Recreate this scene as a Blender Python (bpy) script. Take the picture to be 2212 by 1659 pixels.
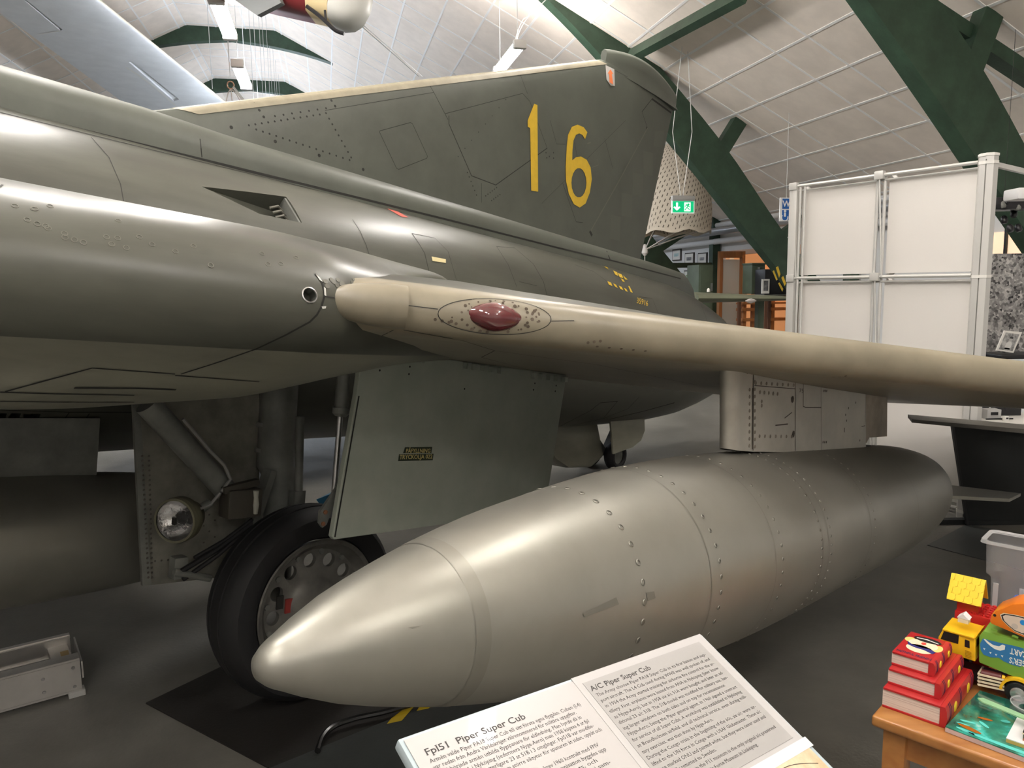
import bpy, bmesh, math, random
import numpy as np
from mathutils import Vector, Matrix
from mathutils.bvhtree import BVHTree

# ------------------------------------------------------------------ camera, world, exposure
for o in list(bpy.data.objects): bpy.data.objects.remove(o)
scene = bpy.context.scene
COL = scene.collection
IMG_W, IMG_H, FPX = 2212.0, 1659.0, 1640.0
CAM_H = 1.62
PITCH, ROLL = math.radians(7.4), math.radians(0.8)
cp, sp, cr, sr = math.cos(PITCH), math.sin(PITCH), math.cos(ROLL), math.sin(ROLL)
FWD = Vector((0, cp, -sp))
D0 = Vector((0, -sp, -cp))
RIGHT = Vector((1, 0, 0)) * cr + D0 * sr
DOWN = Vector((1, 0, 0)) * -sr + D0 * cr
CAMP = Vector((0, 0, CAM_H))
cam_data = bpy.data.cameras.new('camera')
cam = bpy.data.objects.new('camera', cam_data)
COL.objects.link(cam)
cam_data.sensor_width = 36.0
cam_data.lens = 36.0 * FPX / IMG_W
cam_data.clip_start = 0.02
cam_data.clip_end = 200
rot = Matrix((RIGHT, -DOWN, -FWD)).transposed()
cam.matrix_world = Matrix.Translation(CAMP) @ rot.to_4x4()
scene.camera = cam
world = bpy.data.worlds.new('hall_world')
scene.world = world
world.use_nodes = True
world.node_tree.nodes['Background'].inputs[0].default_value = (0.9, 0.93, 1.0, 1)
world.node_tree.nodes['Background'].inputs[1].default_value = 0.0
vs = scene.view_settings
vs.view_transform = 'Standard'
vs.look = 'None'
vs.gamma = 1.0
vs.use_curve_mapping = False
vs.exposure = 0.0
TUBE_POWER = 135.0            # emission strength of the fluorescent tubes
WARM, NEUTRAL, COOL = (1.0, 0.93, 0.845), (1.0, 0.95, 0.90), (0.80, 0.88, 1.0)

# ------------------------------------------------------------------ frames of reference
def ray(px, py):
    return RIGHT * ((px - IMG_W / 2) / FPX) + DOWN * ((py - IMG_H / 2) / FPX) + FWD
def on_plane(px, py, p0, n):
    d = ray(px, py); n = Vector(n)
    return CAMP + d * ((Vector(p0) - CAMP).dot(n) / d.dot(n))
def at_z(px, py, z=0.0): return on_plane(px, py, (0, 0, z), (0, 0, 1))
def at_y(px, py, y): return on_plane(px, py, (0, y, 0), (0, 1, 0))
# the hall: u to the right across, v along the hall away from the camera
HV = Vector((-0.23563, 0.97184, 0)).normalized()
HU = Vector((HV.y, -HV.x, 0))
def hall(u, v, z): return HU * u + HV * v + Vector((0, 0, z))
def to_hall(p): return Vector((p.dot(HU), p.dot(HV), p.z))
def at_u(px, py, u): return on_plane(px, py, HU * u, HU)
def at_v(px, py, v): return on_plane(px, py, HV * v, HV)
# the jet: aft, port, up
PSI, TH = math.radians(41.6), math.radians(8.0)
JO = Vector((0.789, 6.609, 0.0))
JX = Vector((math.sin(PSI) * math.cos(TH), math.cos(PSI) * math.cos(TH), -math.sin(TH)))
JY = Vector((math.cos(PSI), -math.sin(PSI), 0))
JZ = JY.cross(JX); JZ = JZ if JZ.z > 0 else -JZ
def jet(a, p, u): return JO + JX * a + JY * p + JZ * u
def jl(P):
    v = Vector(P) - JO
    return Vector((v.dot(JX), v.dot(JY), v.dot(JZ)))
def j_port(px, py, p): return jl(on_plane(px, py, JO + JY * p, JY))
def j_aft(px, py, a): return jl(on_plane(px, py, JO + JX * a, JX))
JM = Matrix((-JX, JY, JZ)).transposed().to_4x4()
JM.translation = JO
def J(a, p, u): return Vector((-a, p, u))        # jet coordinates -> local coordinates of the jet's empty

# ------------------------------------------------------------------ materials
MATS = {}
def mat(name, col, rough=0.5, metal=0.0, var=0.0, scale=6.0, col2=None, bump=0.0, bscale=80.0, emit=None, estr=0.0,
        alpha=1.0, trans=0.0, spec=0.5, coat=0.0, rvar=0.0, stretch=(1, 1, 1), detail=6.0, lo=0.35, hi=0.65, ior=1.45):
    if name in MATS: return MATS[name]
    m = bpy.data.materials.new(name); m.use_nodes = True
    nt = m.node_tree; b = nt.nodes['Principled BSDF']
    b.inputs['Base Color'].default_value = (*col, 1)
    b.inputs['Roughness'].default_value = rough
    b.inputs['Metallic'].default_value = metal
    b.inputs['Specular IOR Level'].default_value = spec
    b.inputs['IOR'].default_value = ior
    b.inputs['Alpha'].default_value = alpha
    b.inputs['Transmission Weight'].default_value = trans
    b.inputs['Coat Weight'].default_value = coat
    if emit:
        b.inputs['Emission Color'].default_value = (*emit, 1)
        b.inputs['Emission Strength'].default_value = estr
    if col2 or var or bump or rvar:
        tc = nt.nodes.new('ShaderNodeTexCoord'); mp = nt.nodes.new('ShaderNodeMapping')
        mp.inputs['Scale'].default_value = stretch
        nt.links.new(tc.outputs['Object'], mp.inputs['Vector'])
    if col2 or var or rvar:
        n = nt.nodes.new('ShaderNodeTexNoise'); n.inputs['Scale'].default_value = scale; n.inputs['Detail'].default_value = detail
        n.inputs['Roughness'].default_value = 0.62
        nt.links.new(mp.outputs[0], n.inputs['Vector'])
        r = nt.nodes.new('ShaderNodeMapRange')
        r.inputs['From Min'].default_value = lo; r.inputs['From Max'].default_value = hi
        nt.links.new(n.outputs['Fac'], r.inputs['Value'])
        mx = nt.nodes.new('ShaderNodeMix'); mx.data_type = 'RGBA'
        c2 = col2 if col2 else tuple(min(1, c * (1 + var)) for c in col)
        c1 = col if col2 else tuple(c * (1 - var) for c in col)
        mx.inputs[6].default_value = (*c1, 1); mx.inputs[7].default_value = (*c2, 1)
        nt.links.new(r.outputs[0], mx.inputs[0]); nt.links.new(mx.outputs[2], b.inputs['Base Color'])
        if rvar:
            rr = nt.nodes.new('ShaderNodeMapRange')
            rr.inputs['To Min'].default_value = max(0, rough - rvar); rr.inputs['To Max'].default_value = min(1, rough + rvar)
            nt.links.new(n.outputs['Fac'], rr.inputs['Value']); nt.links.new(rr.outputs[0], b.inputs['Roughness'])
    if bump:
        n2 = nt.nodes.new('ShaderNodeTexNoise'); n2.inputs['Scale'].default_value = bscale; n2.inputs['Detail'].default_value = 4
        nt.links.new(mp.outputs[0], n2.inputs['Vector'])
        bp = nt.nodes.new('ShaderNodeBump'); bp.inputs['Strength'].default_value = bump; bp.inputs['Distance'].default_value = 0.01
        nt.links.new(n2.outputs['Fac'], bp.inputs['Height']); nt.links.new(bp.outputs[0], b.inputs['Normal'])
    MATS[name] = m
    return m

# ------------------------------------------------------------------ mesh building
class MB:
    def __init__(s): s.v = []; s.f = []
    def add(s, vs, fs):
        k = len(s.v); s.v += [Vector(x) for x in vs]; s.f += [tuple(i + k for i in f) for f in fs]; return s
    def box(s, c, size, ax=None):
        c = Vector(c); X, Y, Z = ax if ax else (Vector((1, 0, 0)), Vector((0, 1, 0)), Vector((0, 0, 1)))
        h = [d / 2 for d in size]
        vs = [c + X * (h[0] * i) + Y * (h[1] * j) + Z * (h[2] * k) for k in (-1, 1) for j in (-1, 1) for i in (-1, 1)]
        return s.add(vs, [(0, 2, 3, 1), (4, 5, 7, 6), (0, 1, 5, 4), (2, 6, 7, 3), (0, 4, 6, 2), (1, 3, 7, 5)])
    def bar(s, a, b, w, h, up=(0, 0, 1)):
        a = Vector(a); b = Vector(b); d = (b - a).normalized(); x = d.cross(Vector(up))
        if x.length < 1e-5: x = d.cross(Vector((0, 1, 0)))
        x.normalize(); z = x.cross(d)
        return s.box((a + b) / 2, ((b - a).length, w, h), (d, x, z))
    def loft(s, rings, close=True, cap0=False, cap1=False):
        n = len(rings[0]); k = len(s.v)
        for r in rings: s.v += [Vector(x) for x in r]
        m = n if close else n - 1
        for i in range(len(rings) - 1):
            for j in range(m):
                a = k + i * n + j; b = k + i * n + (j + 1) % n
                s.f.append((a, b, b + n, a + n))
        if cap0: s.f.append(tuple(k + j for j in reversed(range(n))))
        if cap1: s.f.append(tuple(k + (len(rings) - 1) * n + j for j in range(n)))
        return s
    def tube(s, pts, r, n=8, cap=True):
        pts = [Vector(p) for p in pts]; rings = []; px = None
        rs = r if isinstance(r, (list, tuple)) else [r] * len(pts)
        for i, p in enumerate(pts):
            d = (pts[min(i + 1, len(pts) - 1)] - pts[max(i - 1, 0)]).normalized()
            x = px - d * px.dot(d) if px else d.cross(Vector((0, 0, 1)))
            if x.length < 1e-4: x = d.cross(Vector((0, 1, 0)))
            x.normalize(); px = x; y = d.cross(x)
            rings.append([p + x * (rs[i] * math.cos(t)) + y * (rs[i] * math.sin(t)) for t in [2 * math.pi * k / n for k in range(n)]])
        return s.loft(rings, True, cap, cap)
    def lathe(s, o, ax, prof, n=32, cap0=True, cap1=True):
        o = Vector(o); ax = Vector(ax).normalized(); x = ax.cross(Vector((0, 0, 1)))
        if x.length < 1e-4: x = ax.cross(Vector((0, 1, 0)))
        x.normalize(); y = ax.cross(x)
        rings = [[o + ax * a + x * (r * math.cos(t)) + y * (r * math.sin(t)) for t in [2 * math.pi * k / n for k in range(n)]] for a, r in prof]
        return s.loft(rings, True, cap0, cap1)
    def prism(s, poly, d):
        poly = [Vector(p) for p in poly]; d = Vector(d); n = len(poly)
        s.add(poly + [p + d for p in poly], [tuple(range(n))] + [tuple(range(2 * n - 1, n - 1, -1))] +
              [(i, i + n, (i + 1) % n + n, (i + 1) % n) for i in range(n)])
        return s
    def quad(s, a, b, c, d): return s.add([a, b, c, d], [(0, 1, 2, 3)])

def chain_matrix(o):
    m = o.matrix_basis.copy()
    while o.parent: o = o.parent; m = o.matrix_basis @ m
    return m
def fix_normals(me):
    bm = bmesh.new(); bm.from_mesh(me); bmesh.ops.recalc_face_normals(bm, faces=bm.faces); bm.to_mesh(me); bm.free()
def obj(name, mb, m, parent=None, smooth=40, bevel=0.0, world=True, recalc=True, segs=2):
    """One mesh object. world=True: vertices are world coordinates, moved into the parent's frame."""
    me = bpy.data.meshes.new(name)
    vs = mb.v
    if parent and world:
        inv = chain_matrix(parent).inverted(); vs = [inv @ v for v in vs]
    me.from_pydata([tuple(v) for v in vs], [], mb.f)
    if recalc: fix_normals(me)
    if bevel:
        bm = bmesh.new(); bm.from_mesh(me)
        bm.normal_update()
        es = [e for e in bm.edges if len(e.link_faces) == 2 and e.calc_face_angle(0) > 0.5]
        bmesh.ops.bevel(bm, geom=es, offset=bevel, segments=segs, profile=0.6, affect='EDGES', clamp_overlap=True)
        bm.to_mesh(me); bm.free()
    if smooth:
        me.polygons.foreach_set('use_smooth', [True] * len(me.polygons))
        me.set_sharp_from_angle(angle=math.radians(smooth))
    for x in (m if isinstance(m, (list, tuple)) else [m]): me.materials.append(x)
    o = bpy.data.objects.new(name, me); COL.objects.link(o)
    if parent: o.parent = parent
    return o
def bool_cut(o, cutter_mb):
    """cuts a real recess: cutter_mb is a closed body in world coordinates"""
    me = bpy.data.meshes.new('cutter'); inv = chain_matrix(o).inverted()
    me.from_pydata([tuple(inv @ v) for v in cutter_mb.v], [], cutter_mb.f); fix_normals(me)
    c = bpy.data.objects.new('cutter', me); COL.objects.link(c)
    keep = (o.parent, o.matrix_basis.copy()); o.parent = None; o.matrix_basis = Matrix()
    md = o.modifiers.new('cut', 'BOOLEAN'); md.object = c; md.operation = 'DIFFERENCE'; md.solver = 'EXACT'; md.use_hole_tolerant = True
    dg = bpy.context.evaluated_depsgraph_get(); dg.update(); new = bpy.data.meshes.new_from_object(o.evaluated_get(dg)); o.modifiers.clear()
    ok = len(new.polygons) > len(o.data.polygons) * .8
    if ok: o.data = new
    o.parent, o.matrix_basis = keep
    bpy.data.objects.remove(c)
    o.data.polygons.foreach_set('use_smooth', [True] * len(o.data.polygons)); o.data.set_sharp_from_angle(angle=math.radians(35))
    print('CUT', o.name, ok, len(o.data.polygons))
    return ok
def px_prism(tree, pts, out=.01, deep=.04):
    """a body standing on a surface patch, from just outside to deep inside"""
    hs = [hit(tree, *p) for p in pts]; n = sum((h[1] for h in hs), Vector()).normalized()
    return [h[0] + n * out for h in hs], -n * (out + deep)
def tag(o, label=None, cat=None, group=None, kind=None):
    if label: o['label'] = label
    if cat: o['category'] = cat
    if group: o['group'] = group
    if kind: o['kind'] = kind
    return o
def thing(name, label, cat, loc=(0, 0, 0), group=None, mtx=None):
    o = bpy.data.objects.new(name, None); COL.objects.link(o)
    o.empty_display_size = 0.1
    if mtx is not None: o.matrix_basis = mtx
    else: o.location = loc
    return tag(o, label, cat, group)
def solo(name, mb, m, label, cat, group=None, origin=None, **k):
    """a thing that is one mesh; its origin sits at origin"""
    org = Vector(origin) if origin is not None else Vector((sum(v.x for v in mb.v) / len(mb.v), sum(v.y for v in mb.v) / len(mb.v), min(v.z for v in mb.v)))
    mb.v = [v - org for v in mb.v]
    o = obj(name, mb, m, None, world=False, **k); o.location = org
    return tag(o, label, cat, group)
def struct(name, mb, m, **k):
    o = obj(name, mb, m, None, **k); o['kind'] = 'structure'; return o
def cr_spline(pts, n):
    """Catmull-Rom through control points, n samples"""
    P = [np.array(p, float) for p in pts]; P = [2 * P[0] - P[1]] + P + [2 * P[-1] - P[-2]]
    seg = len(P) - 3; out = []
    for i in range(n):
        t = i / (n - 1) * seg; k = min(int(t), seg - 1); t -= k
        a, b, c, d = P[k:k + 4]
        out.append(0.5 * ((2 * b) + (c - a) * t + (2 * a - 5 * b + 4 * c - d) * t * t + (3 * b - a - 3 * c + d) * t ** 3))
    return out
def lerp_tab(x, xs, ys): return float(np.interp(x, xs, ys))

# ------------------------------------------------------------------ surface marks: thin ribbons laid on a built surface
BVH = {}
def bvh_of(o):
    """tree of an object's mesh in world coordinates"""
    m = chain_matrix(o)
    return BVHTree.FromPolygons([m @ v.co for v in o.data.vertices], [tuple(p.vertices) for p in o.data.polygons])
def hit(tree, px, py):
    d = ray(px, py).normalized(); r = tree.ray_cast(CAMP, d)
    if r[0] is None: return None
    n = r[1] if r[1].dot(d) < 0 else -r[1]
    return r[0], n
def marks_line(mb, tree, pts, w, lift=0.0012, step=9.0, closed=False):
    """adds a ribbon of width w (metres) lying on the surface along a drawn line"""
    if closed: pts = list(pts) + [pts[0]]
    H = []
    for i in range(len(pts) - 1):
        (x0, y0), (x1, y1) = pts[i], pts[i + 1]; n = max(1, int(math.hypot(x1 - x0, y1 - y0) / step))
        for k in range(n + (i == len(pts) - 2)):
            h = hit(tree, x0 + (x1 - x0) * k / n, y0 + (y1 - y0) * k / n)
            H.append(h)
    run = []
    def flush():
        if len(run) > 1:
            vs = []
            for i, (p, nn) in enumerate(run):
                d = run[min(i + 1, len(run) - 1)][0] - run[max(i - 1, 0)][0]
                s = d.cross(nn); s = s.normalized() if s.length > 1e-9 else Vector((0, 0, 1))
                vs += [p + nn * lift + s * w / 2, p + nn * lift - s * w / 2]
            mb.add(vs, [(2 * i, 2 * i + 1, 2 * i + 3, 2 * i + 2) for i in range(len(run) - 1)])
    for h in H:
        if h is None or (run and (h[0] - run[-1][0]).length > 0.35): flush(); run = [h] if h else []
        else: run.append(h)
    flush(); return mb
def marks_dot(mb, tree, px, py, r, lift=0.0012, n=8):
    h = hit(tree, px, py)
    if not h: return
    p, nn = h; x = nn.cross(Vector((0, 0, 1))).normalized(); y = nn.cross(x)
    mb.add([p + nn * lift + x * (r * math.cos(2 * math.pi * k / n)) + y * (r * math.sin(2 * math.pi * k / n)) for k in range(n)], [tuple(range(n))])
def marks_poly(mb, tree, pts, lift=0.0015):
    hs = [hit(tree, *p) for p in pts]
    if any(h is None for h in hs): return
    mb.add([p + n * lift for p, n in hs], [tuple(range(len(hs)))])
def text_mesh(body, size, align='LEFT', bold=0.0, res=2, spacing=1.0, shear=0.0):
    """flat text as verts (x right, y up) and faces"""
    cu = bpy.data.curves.new('lettering', 'FONT'); cu.body = body; cu.size = size; cu.align_x = align
    cu.resolution_u = res; cu.offset = bold; cu.space_character = spacing; cu.shear = shear
    t = bpy.data.objects.new('lettering', cu); COL.objects.link(t)
    dg = bpy.context.evaluated_depsgraph_get(); me = bpy.data.meshes.new_from_object(t.evaluated_get(dg))
    vs = [v.co.copy() for v in me.vertices]; fs = [tuple(p.vertices) for p in me.polygons]
    bpy.data.objects.remove(t); bpy.data.curves.remove(cu); bpy.data.meshes.remove(me)
    return vs, fs

# ================================================================== HALL SHELL
M_FLOOR = mat('floor_paint', (0.165, 0.16, 0.143), 0.5, var=0.22, scale=1.6, bump=0.12, bscale=60, rvar=0.12)
M_TILE = mat('ceiling_tile_board', (0.86, 0.775, 0.69), 0.85, var=0.05, scale=3, bump=0.05, bscale=250)
M_GRID = mat('ceiling_grid_strip', (0.88, 0.87, 0.85), 0.6)
M_WALL = mat('white_wall_paint', (0.74, 0.745, 0.74), 0.75, var=0.03, scale=2)
M_GREEN = mat('green_glulam_paint', (0.027, 0.057, 0.034), 0.5, var=0.25, scale=5, bump=0.15, bscale=35, stretch=(1, 1, 1))
RIDGE_U, FLAT_U, FLAT_Z, SLOPE = -1.77, 0.93, 7.35, math.radians(27.09)
WALL_U = 7.97
V0, V1 = -6.8, 40.0
def ceil_z(u):
    d = abs(u - RIDGE_U) - FLAT_U
    return FLAT_Z if d < 0 else FLAT_Z - d * math.tan(SLOPE)
LEFT_U = 2 * RIDGE_U - WALL_U
mb = MB(); a, b, c, d = hall(LEFT_U - .3, V0, 0), hall(WALL_U + 5, V0, 0), hall(WALL_U + 5, V1, 0), hall(LEFT_U - .3, V1, 0)
mb.prism([a, b, c, d], (0, 0, -0.2)); floor_o = struct('floor', mb, M_FLOOR, smooth=0)
# ceiling: boards above, a batten grid below; each tile a piece of its own
mb = MB()
prof = [(LEFT_U, ceil_z(LEFT_U)), (RIDGE_U - FLAT_U, FLAT_Z), (RIDGE_U + FLAT_U, FLAT_Z), (WALL_U, ceil_z(WALL_U))]
for (u0, z0), (u1, z1) in zip(prof[:-1], prof[1:]):
    mb.add([hall(u0, V0, z0 + .03), hall(u1, V0, z1 + .03), hall(u1, V1, z1 + .03), hall(u0, V1, z0 + .03),
            hall(u0, V0, z0 + .13), hall(u1, V0, z1 + .13), hall(u1, V1, z1 + .13), hall(u0, V1, z0 + .13)],
           [(0, 1, 2, 3), (7, 6, 5, 4), (0, 4, 5, 1), (2, 6, 7, 3), (1, 5, 6, 2), (0, 3, 7, 4)])
ceiling = struct('ceiling', mb, M_TILE, smooth=0)
# tile columns along the hall: 1.2 and 0.6 m widths alternate between the frames
cols = []
v = 9.436
edges = [v]
w_seq = [1.2, 0.6]
x = v; k = 0
while x > -6.2: x -= w_seq[k % 2]; edges.insert(0, x); k += 1
x = v; k = 1
while x < 24: x += w_seq[k % 2]; edges.append(x); k += 1
rows = []    # rows across: facet direction e, from ridge outwards
cs, sn = math.cos(SLOPE), math.sin(SLOPE)
def facet_pt(side, d, v, lift):
    """d metres down the slope from the flat facet's edge; side +1 right, -1 left, 0 flat"""
    if side == 0: return hall(RIDGE_U - FLAT_U + d, v, FLAT_Z + lift)
    return hall(RIDGE_U + side * (FLAT_U + d * cs) + side * sn * lift, v, FLAT_Z - d * sn + cs * lift)
S0 = ((4.67 - (RIDGE_U + FLAT_U)) / cs) % 0.6034
L_SLOPE = (WALL_U - RIDGE_U - FLAT_U) / cs
tiles = []
for side in (0, 1, -1):
    if side == 0: rws = [(0, 0.62), (0.62, 1.24), (1.24, 1.86)]
    else:
        rws = [(0, S0)] if S0 > .1 else []
        x = S0
        while x < L_SLOPE - .05: rws.append((x, min(x + .6034, L_SLOPE))); x += .6034
    for r0, r1 in rws:
        for e0, e1 in zip(edges[:-1], edges[1:]):
            g = 0.014
            q = [facet_pt(side, r0 + g, e0 + g, 0.0), facet_pt(side, r1 - g, e0 + g, 0.0), facet_pt(side, r1 - g, e1 - g, 0.0), facet_pt(side, r0 + g, e1 - g, 0.0)]
            t = [facet_pt(side, r0 + g, e0 + g, .028), facet_pt(side, r1 - g, e0 + g, .028), facet_pt(side, r1 - g, e1 - g, .028), facet_pt(side, r0 + g, e1 - g, .028)]
            cen = sum(q, Vector()) / 4
            dv = cen - CAMP; z = dv.dot(FWD)
            if z > 0.5:
                X, Y = IMG_W / 2 + FPX * dv.dot(RIGHT) / z, IMG_H / 2 + FPX * dv.dot(DOWN) / z
                vis = -150 < X < 2350 and -150 < Y < 620
            else: vis = False
            tiles.append((0 if vis else 1, z, q, t))
tiles.sort(key=lambda t: (t[0], t[1]))
rest = MB()
BOXF = [(0, 1, 2, 3), (7, 6, 5, 4), (0, 4, 5, 1), (1, 5, 6, 2), (2, 6, 7, 3), (3, 7, 4, 0)]
for i, (nv, z, q, t) in enumerate(tiles):
    if i < 300 and not nv: obj('ceiling_tile', MB().add(q + t, BOXF), M_TILE, ceiling, smooth=0, recalc=False)
    else: rest.add(q + t, BOXF)
strips = MB()
vlo, vhi = edges[0], edges[-1]
for side in (0, 1, -1):
    if side == 0: lines = [0, .62, 1.24, 1.86]
    else: lines = [S0 + .6034 * k for k in range(int((L_SLOPE - S0) / .6034) + 1)]
    for d in lines:
        q = [facet_pt(side, d + o_, v_, l_) for l_ in (-.007, .01) for o_, v_ in ((-.015, vlo), (.015, vlo), (.015, vhi), (-.015, vhi))]
        strips.add(q, BOXF)
    for e in edges:
        d1 = 1.86 if side == 0 else L_SLOPE
        q = [facet_pt(side, d_, e + o_, l_) for l_ in (-.007, .01) for d_, o_ in ((0, -.015), (d1, -.015), (d1, .015), (0, .015))]
        strips.add(q, BOXF)
tag(obj('ceiling_grid', strips, M_GRID, ceiling, smooth=0, recalc=False), kind='stuff')
tag(obj('ceiling_tiles', rest, M_TILE, ceiling, smooth=0, recalc=False), kind='stuff')
# far end of the hall beyond the tiled bays is bare board, walls
mb = MB(); mb.prism([hall(LEFT_U, V0, 0), hall(LEFT_U, V1, 0), hall(LEFT_U, V1, 3.2), hall(LEFT_U, V0, 3.2)], -HU * .2); struct('wall_left', mb, M_WALL, smooth=0)
def gable(v, d): return MB().prism([hall(LEFT_U, v, 0), hall(WALL_U, v, 0), hall(WALL_U, v, ceil_z(WALL_U)), hall(RIDGE_U + FLAT_U, v, FLAT_Z), hall(RIDGE_U - FLAT_U, v, FLAT_Z), hall(LEFT_U, v, ceil_z(LEFT_U))], d)
struct('wall_back', gable(V1 - .02, HV * .2), M_WALL, smooth=0)
struct('wall_front', gable(V0 + .02, -HV * .2), M_WALL, smooth=0)
# side wall on the right with a door opening to a lit room
DO0, DO1, DOZ = 11.5, 14.2, 2.24      # door opening along v, and its height
mb = MB()
def wallbox(v0, v1, z0, z1, u0=WALL_U, th=.18): return mb.prism([hall(u0, v0, z0), hall(u0, v1, z0), hall(u0, v1, z1), hall(u0, v0, z1)], HU * th)
wallbox(V0, DO0, 0, 2.95); wallbox(DO1, V1, 0, 2.95); wallbox(DO0, DO1, DOZ, 2.95)
struct('wall_right', mb, M_WALL, smooth=0)

# green glulam frames
INTR = [(-1.77, 7.10), (-0.76, 6.99), (.33, 6.74), (1.49, 6.27), (2.3, 5.82), (3.0, 5.33), (3.81, 4.61), (4.99, 3.43), (5.88, 2.48), (6.58, 1.74), (8.2, 0.0)]
EXTR = [(-1.77, 7.45), (-0.6, 7.42), (.6, 7.10), (1.9, 6.62), (2.75, 6.03), (3.45, 5.60), (4.30, 4.86), (5.56, 3.60), (6.42, 2.55), (7.10, 1.78), (8.8, 0.0)]
FRAMES = [5.78, 10.1, 14.36, 18.6, 22.97, 27.3, 31.6]
FW = 0.20
def frame_mesh(v):
    m = MB()
    ii = [tuple(p) for p in cr_spline(INTR, 41)]; ee = [tuple(p) for p in cr_spline(EXTR, 41)]
    full_i = [(2 * RIDGE_U - u, z) for u, z in reversed(ii[1:])] + ii
    full_e = [(2 * RIDGE_U - u, z) for u, z in reversed(ee[1:])] + ee
    rings = [[hall(i[0], v, max(i[1], 0)), hall(e[0], v, max(e[1], 0)), hall(e[0], v + FW, max(e[1], 0)), hall(i[0], v + FW, max(i[1], 0))] for i, e in zip(full_i, full_e)]
    return m.loft(rings, True, True, True)
for i, v in enumerate(FRAMES):
    struct('trim_%d' % (i + 1), frame_mesh(v), M_GREEN, smooth=30)

# ================================================================== LAMPS
M_FIX = mat('lamp_fixture_plastic', (0.75, 0.74, 0.72), 0.5)
M_WIRE = mat('pale_wire', (0.6, 0.6, 0.58), 0.5)
def tube_mat(key, col): return mat('lit_tube_' + key, (1, 1, 1), 0.4, emit=col, estr=TUBE_POWER)
LAMP_N = [0]
def lamp(u, v, z, label, key, col, L=1.05, off=False):
    p = hall(u, v, z); LAMP_N[0] += 1
    t = thing('pendant_lamp.%03d_offscreen' % LAMP_N[0] if off else 'pendant_lamp', label, 'lamp', p, 'fluorescent pendant lamps')
    obj('housing', MB().box(p + Vector((0, 0, .045)), (.05, L + .06, .04), (HU, HV, Vector((0, 0, 1)))), M_FIX, t, bevel=.01)
    for e in (-1, 1):
        obj('end_cap', MB().box(p + HV * e * (L / 2 + .05), (.16, .09, .10), (HU, HV, Vector((0, 0, 1)))), M_FIX, t, bevel=.015)
    for s in (-.05, .05):
        obj('tube.%03d%s_offscreen' % (LAMP_N[0], 'a' if s < 0 else 'b') if off else 'tube', MB().tube([p + HU * s - HV * L / 2, p + HU * s + HV * L / 2], .030, 8), tube_mat(key, col), t)
    for e in (-1, 1):
        q = p + HV * e * (L / 2 - .05) + Vector((0, 0, .07))
        top = Vector((q.x, q.y, ceil_z(u)))
        obj('suspension_wire', MB().tube([q, top], .004, 5), M_WIRE, t)
LZ = 4.5
lamp(-.93, 9.06, LZ, 'lit fluorescent lamp hanging in front of the nearer green arch', 'neutral', NEUTRAL)
lamp(-.97, 11.34, LZ, 'lit fluorescent lamp hanging above the hook and sling', 'cool', COOL)
lamp(2.41, 9.88, LZ, 'lit fluorescent lamp hanging just above the tail fin edge', 'neutral', NEUTRAL)
# the two rows of pendant lamps that the photograph shows run on: towards and behind the camera, outside the picture,
# and the middle row down the hall, where the next fixture just shows behind the fin and lights the far ceiling
for v in (6.78, 4.5, 2.22, -.06, -2.34, -4.62): lamp(-.93, v, LZ, 'lit fluorescent lamp of the middle row over the jet', 'neutral', NEUTRAL, off=True)
for v in (6.2, 2.52, -1.16, -4.84): lamp(2.41, v, LZ, 'lit fluorescent lamp of the row over the wing', 'neutral', NEUTRAL, off=True)
for v in (13.62, 15.9, 18.18, 20.46, 22.74, 25.02, 27.3, 29.58): lamp(-.97, v, LZ, 'lit fluorescent lamp of the middle row far down the hall', 'cool', COOL)

# ================================================================== THE JET
M_PAINT = mat('olive_drab_paint', (0.064, 0.066, 0.053), 0.36, var=0.26, scale=3.2, stretch=(.22, 1.2, 1.2), rvar=0.10, spec=0.5)
M_PAINT2 = mat('olive_fin_paint', (0.076, 0.083, 0.068), 0.48, var=0.12, scale=3.0, rvar=0.08)
M_UNDER = mat('grey_underside_paint', (0.20, 0.198, 0.158), 0.45, var=0.24, scale=3.0, stretch=(.35, 1, 1), rvar=0.1)
M_TAN = mat('tan_leading_edge_paint', (0.225, 0.20, 0.145), 0.38, var=0.14, scale=4, rvar=0.1)
M_UNDER2 = mat('dull_tan_underside', (0.23, 0.21, 0.16), 0.45, var=0.16, scale=3, rvar=.08)
M_DOORG = mat('pale_green_door_paint', (0.34, 0.38, 0.32), 0.45, var=0.2, scale=6, col2=(0.43, 0.46, 0.40), lo=.3, hi=.7, rvar=.08)
M_DARK = mat('panel_gap_dark', (0.015, 0.015, 0.013), 0.7)
M_STEEL = mat('bare_steel', (0.5, 0.5, 0.5), 0.3, 0.9)
M_GEAR = mat('gear_leg_paint', (0.16, 0.165, 0.15), 0.5, var=.2, scale=9)
M_RUBBER = mat('tyre_rubber', (0.012, 0.012, 0.013), 0.65, bump=.05, bscale=40)
M_YELLOW = mat('yellow_marking', (0.60, 0.40, 0.03), 0.45, var=.06, scale=20)
jet_o = thing('jet_fighter', 'olive grey delta wing jet fighter with a yellow 16 on its tail fin', 'aircraft', mtx=JM)
def jobj(name, m_b, m, parent=None, **k): return obj(name, m_b, m, parent or jet_o, **k)
def jring(fn): return fn

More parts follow.
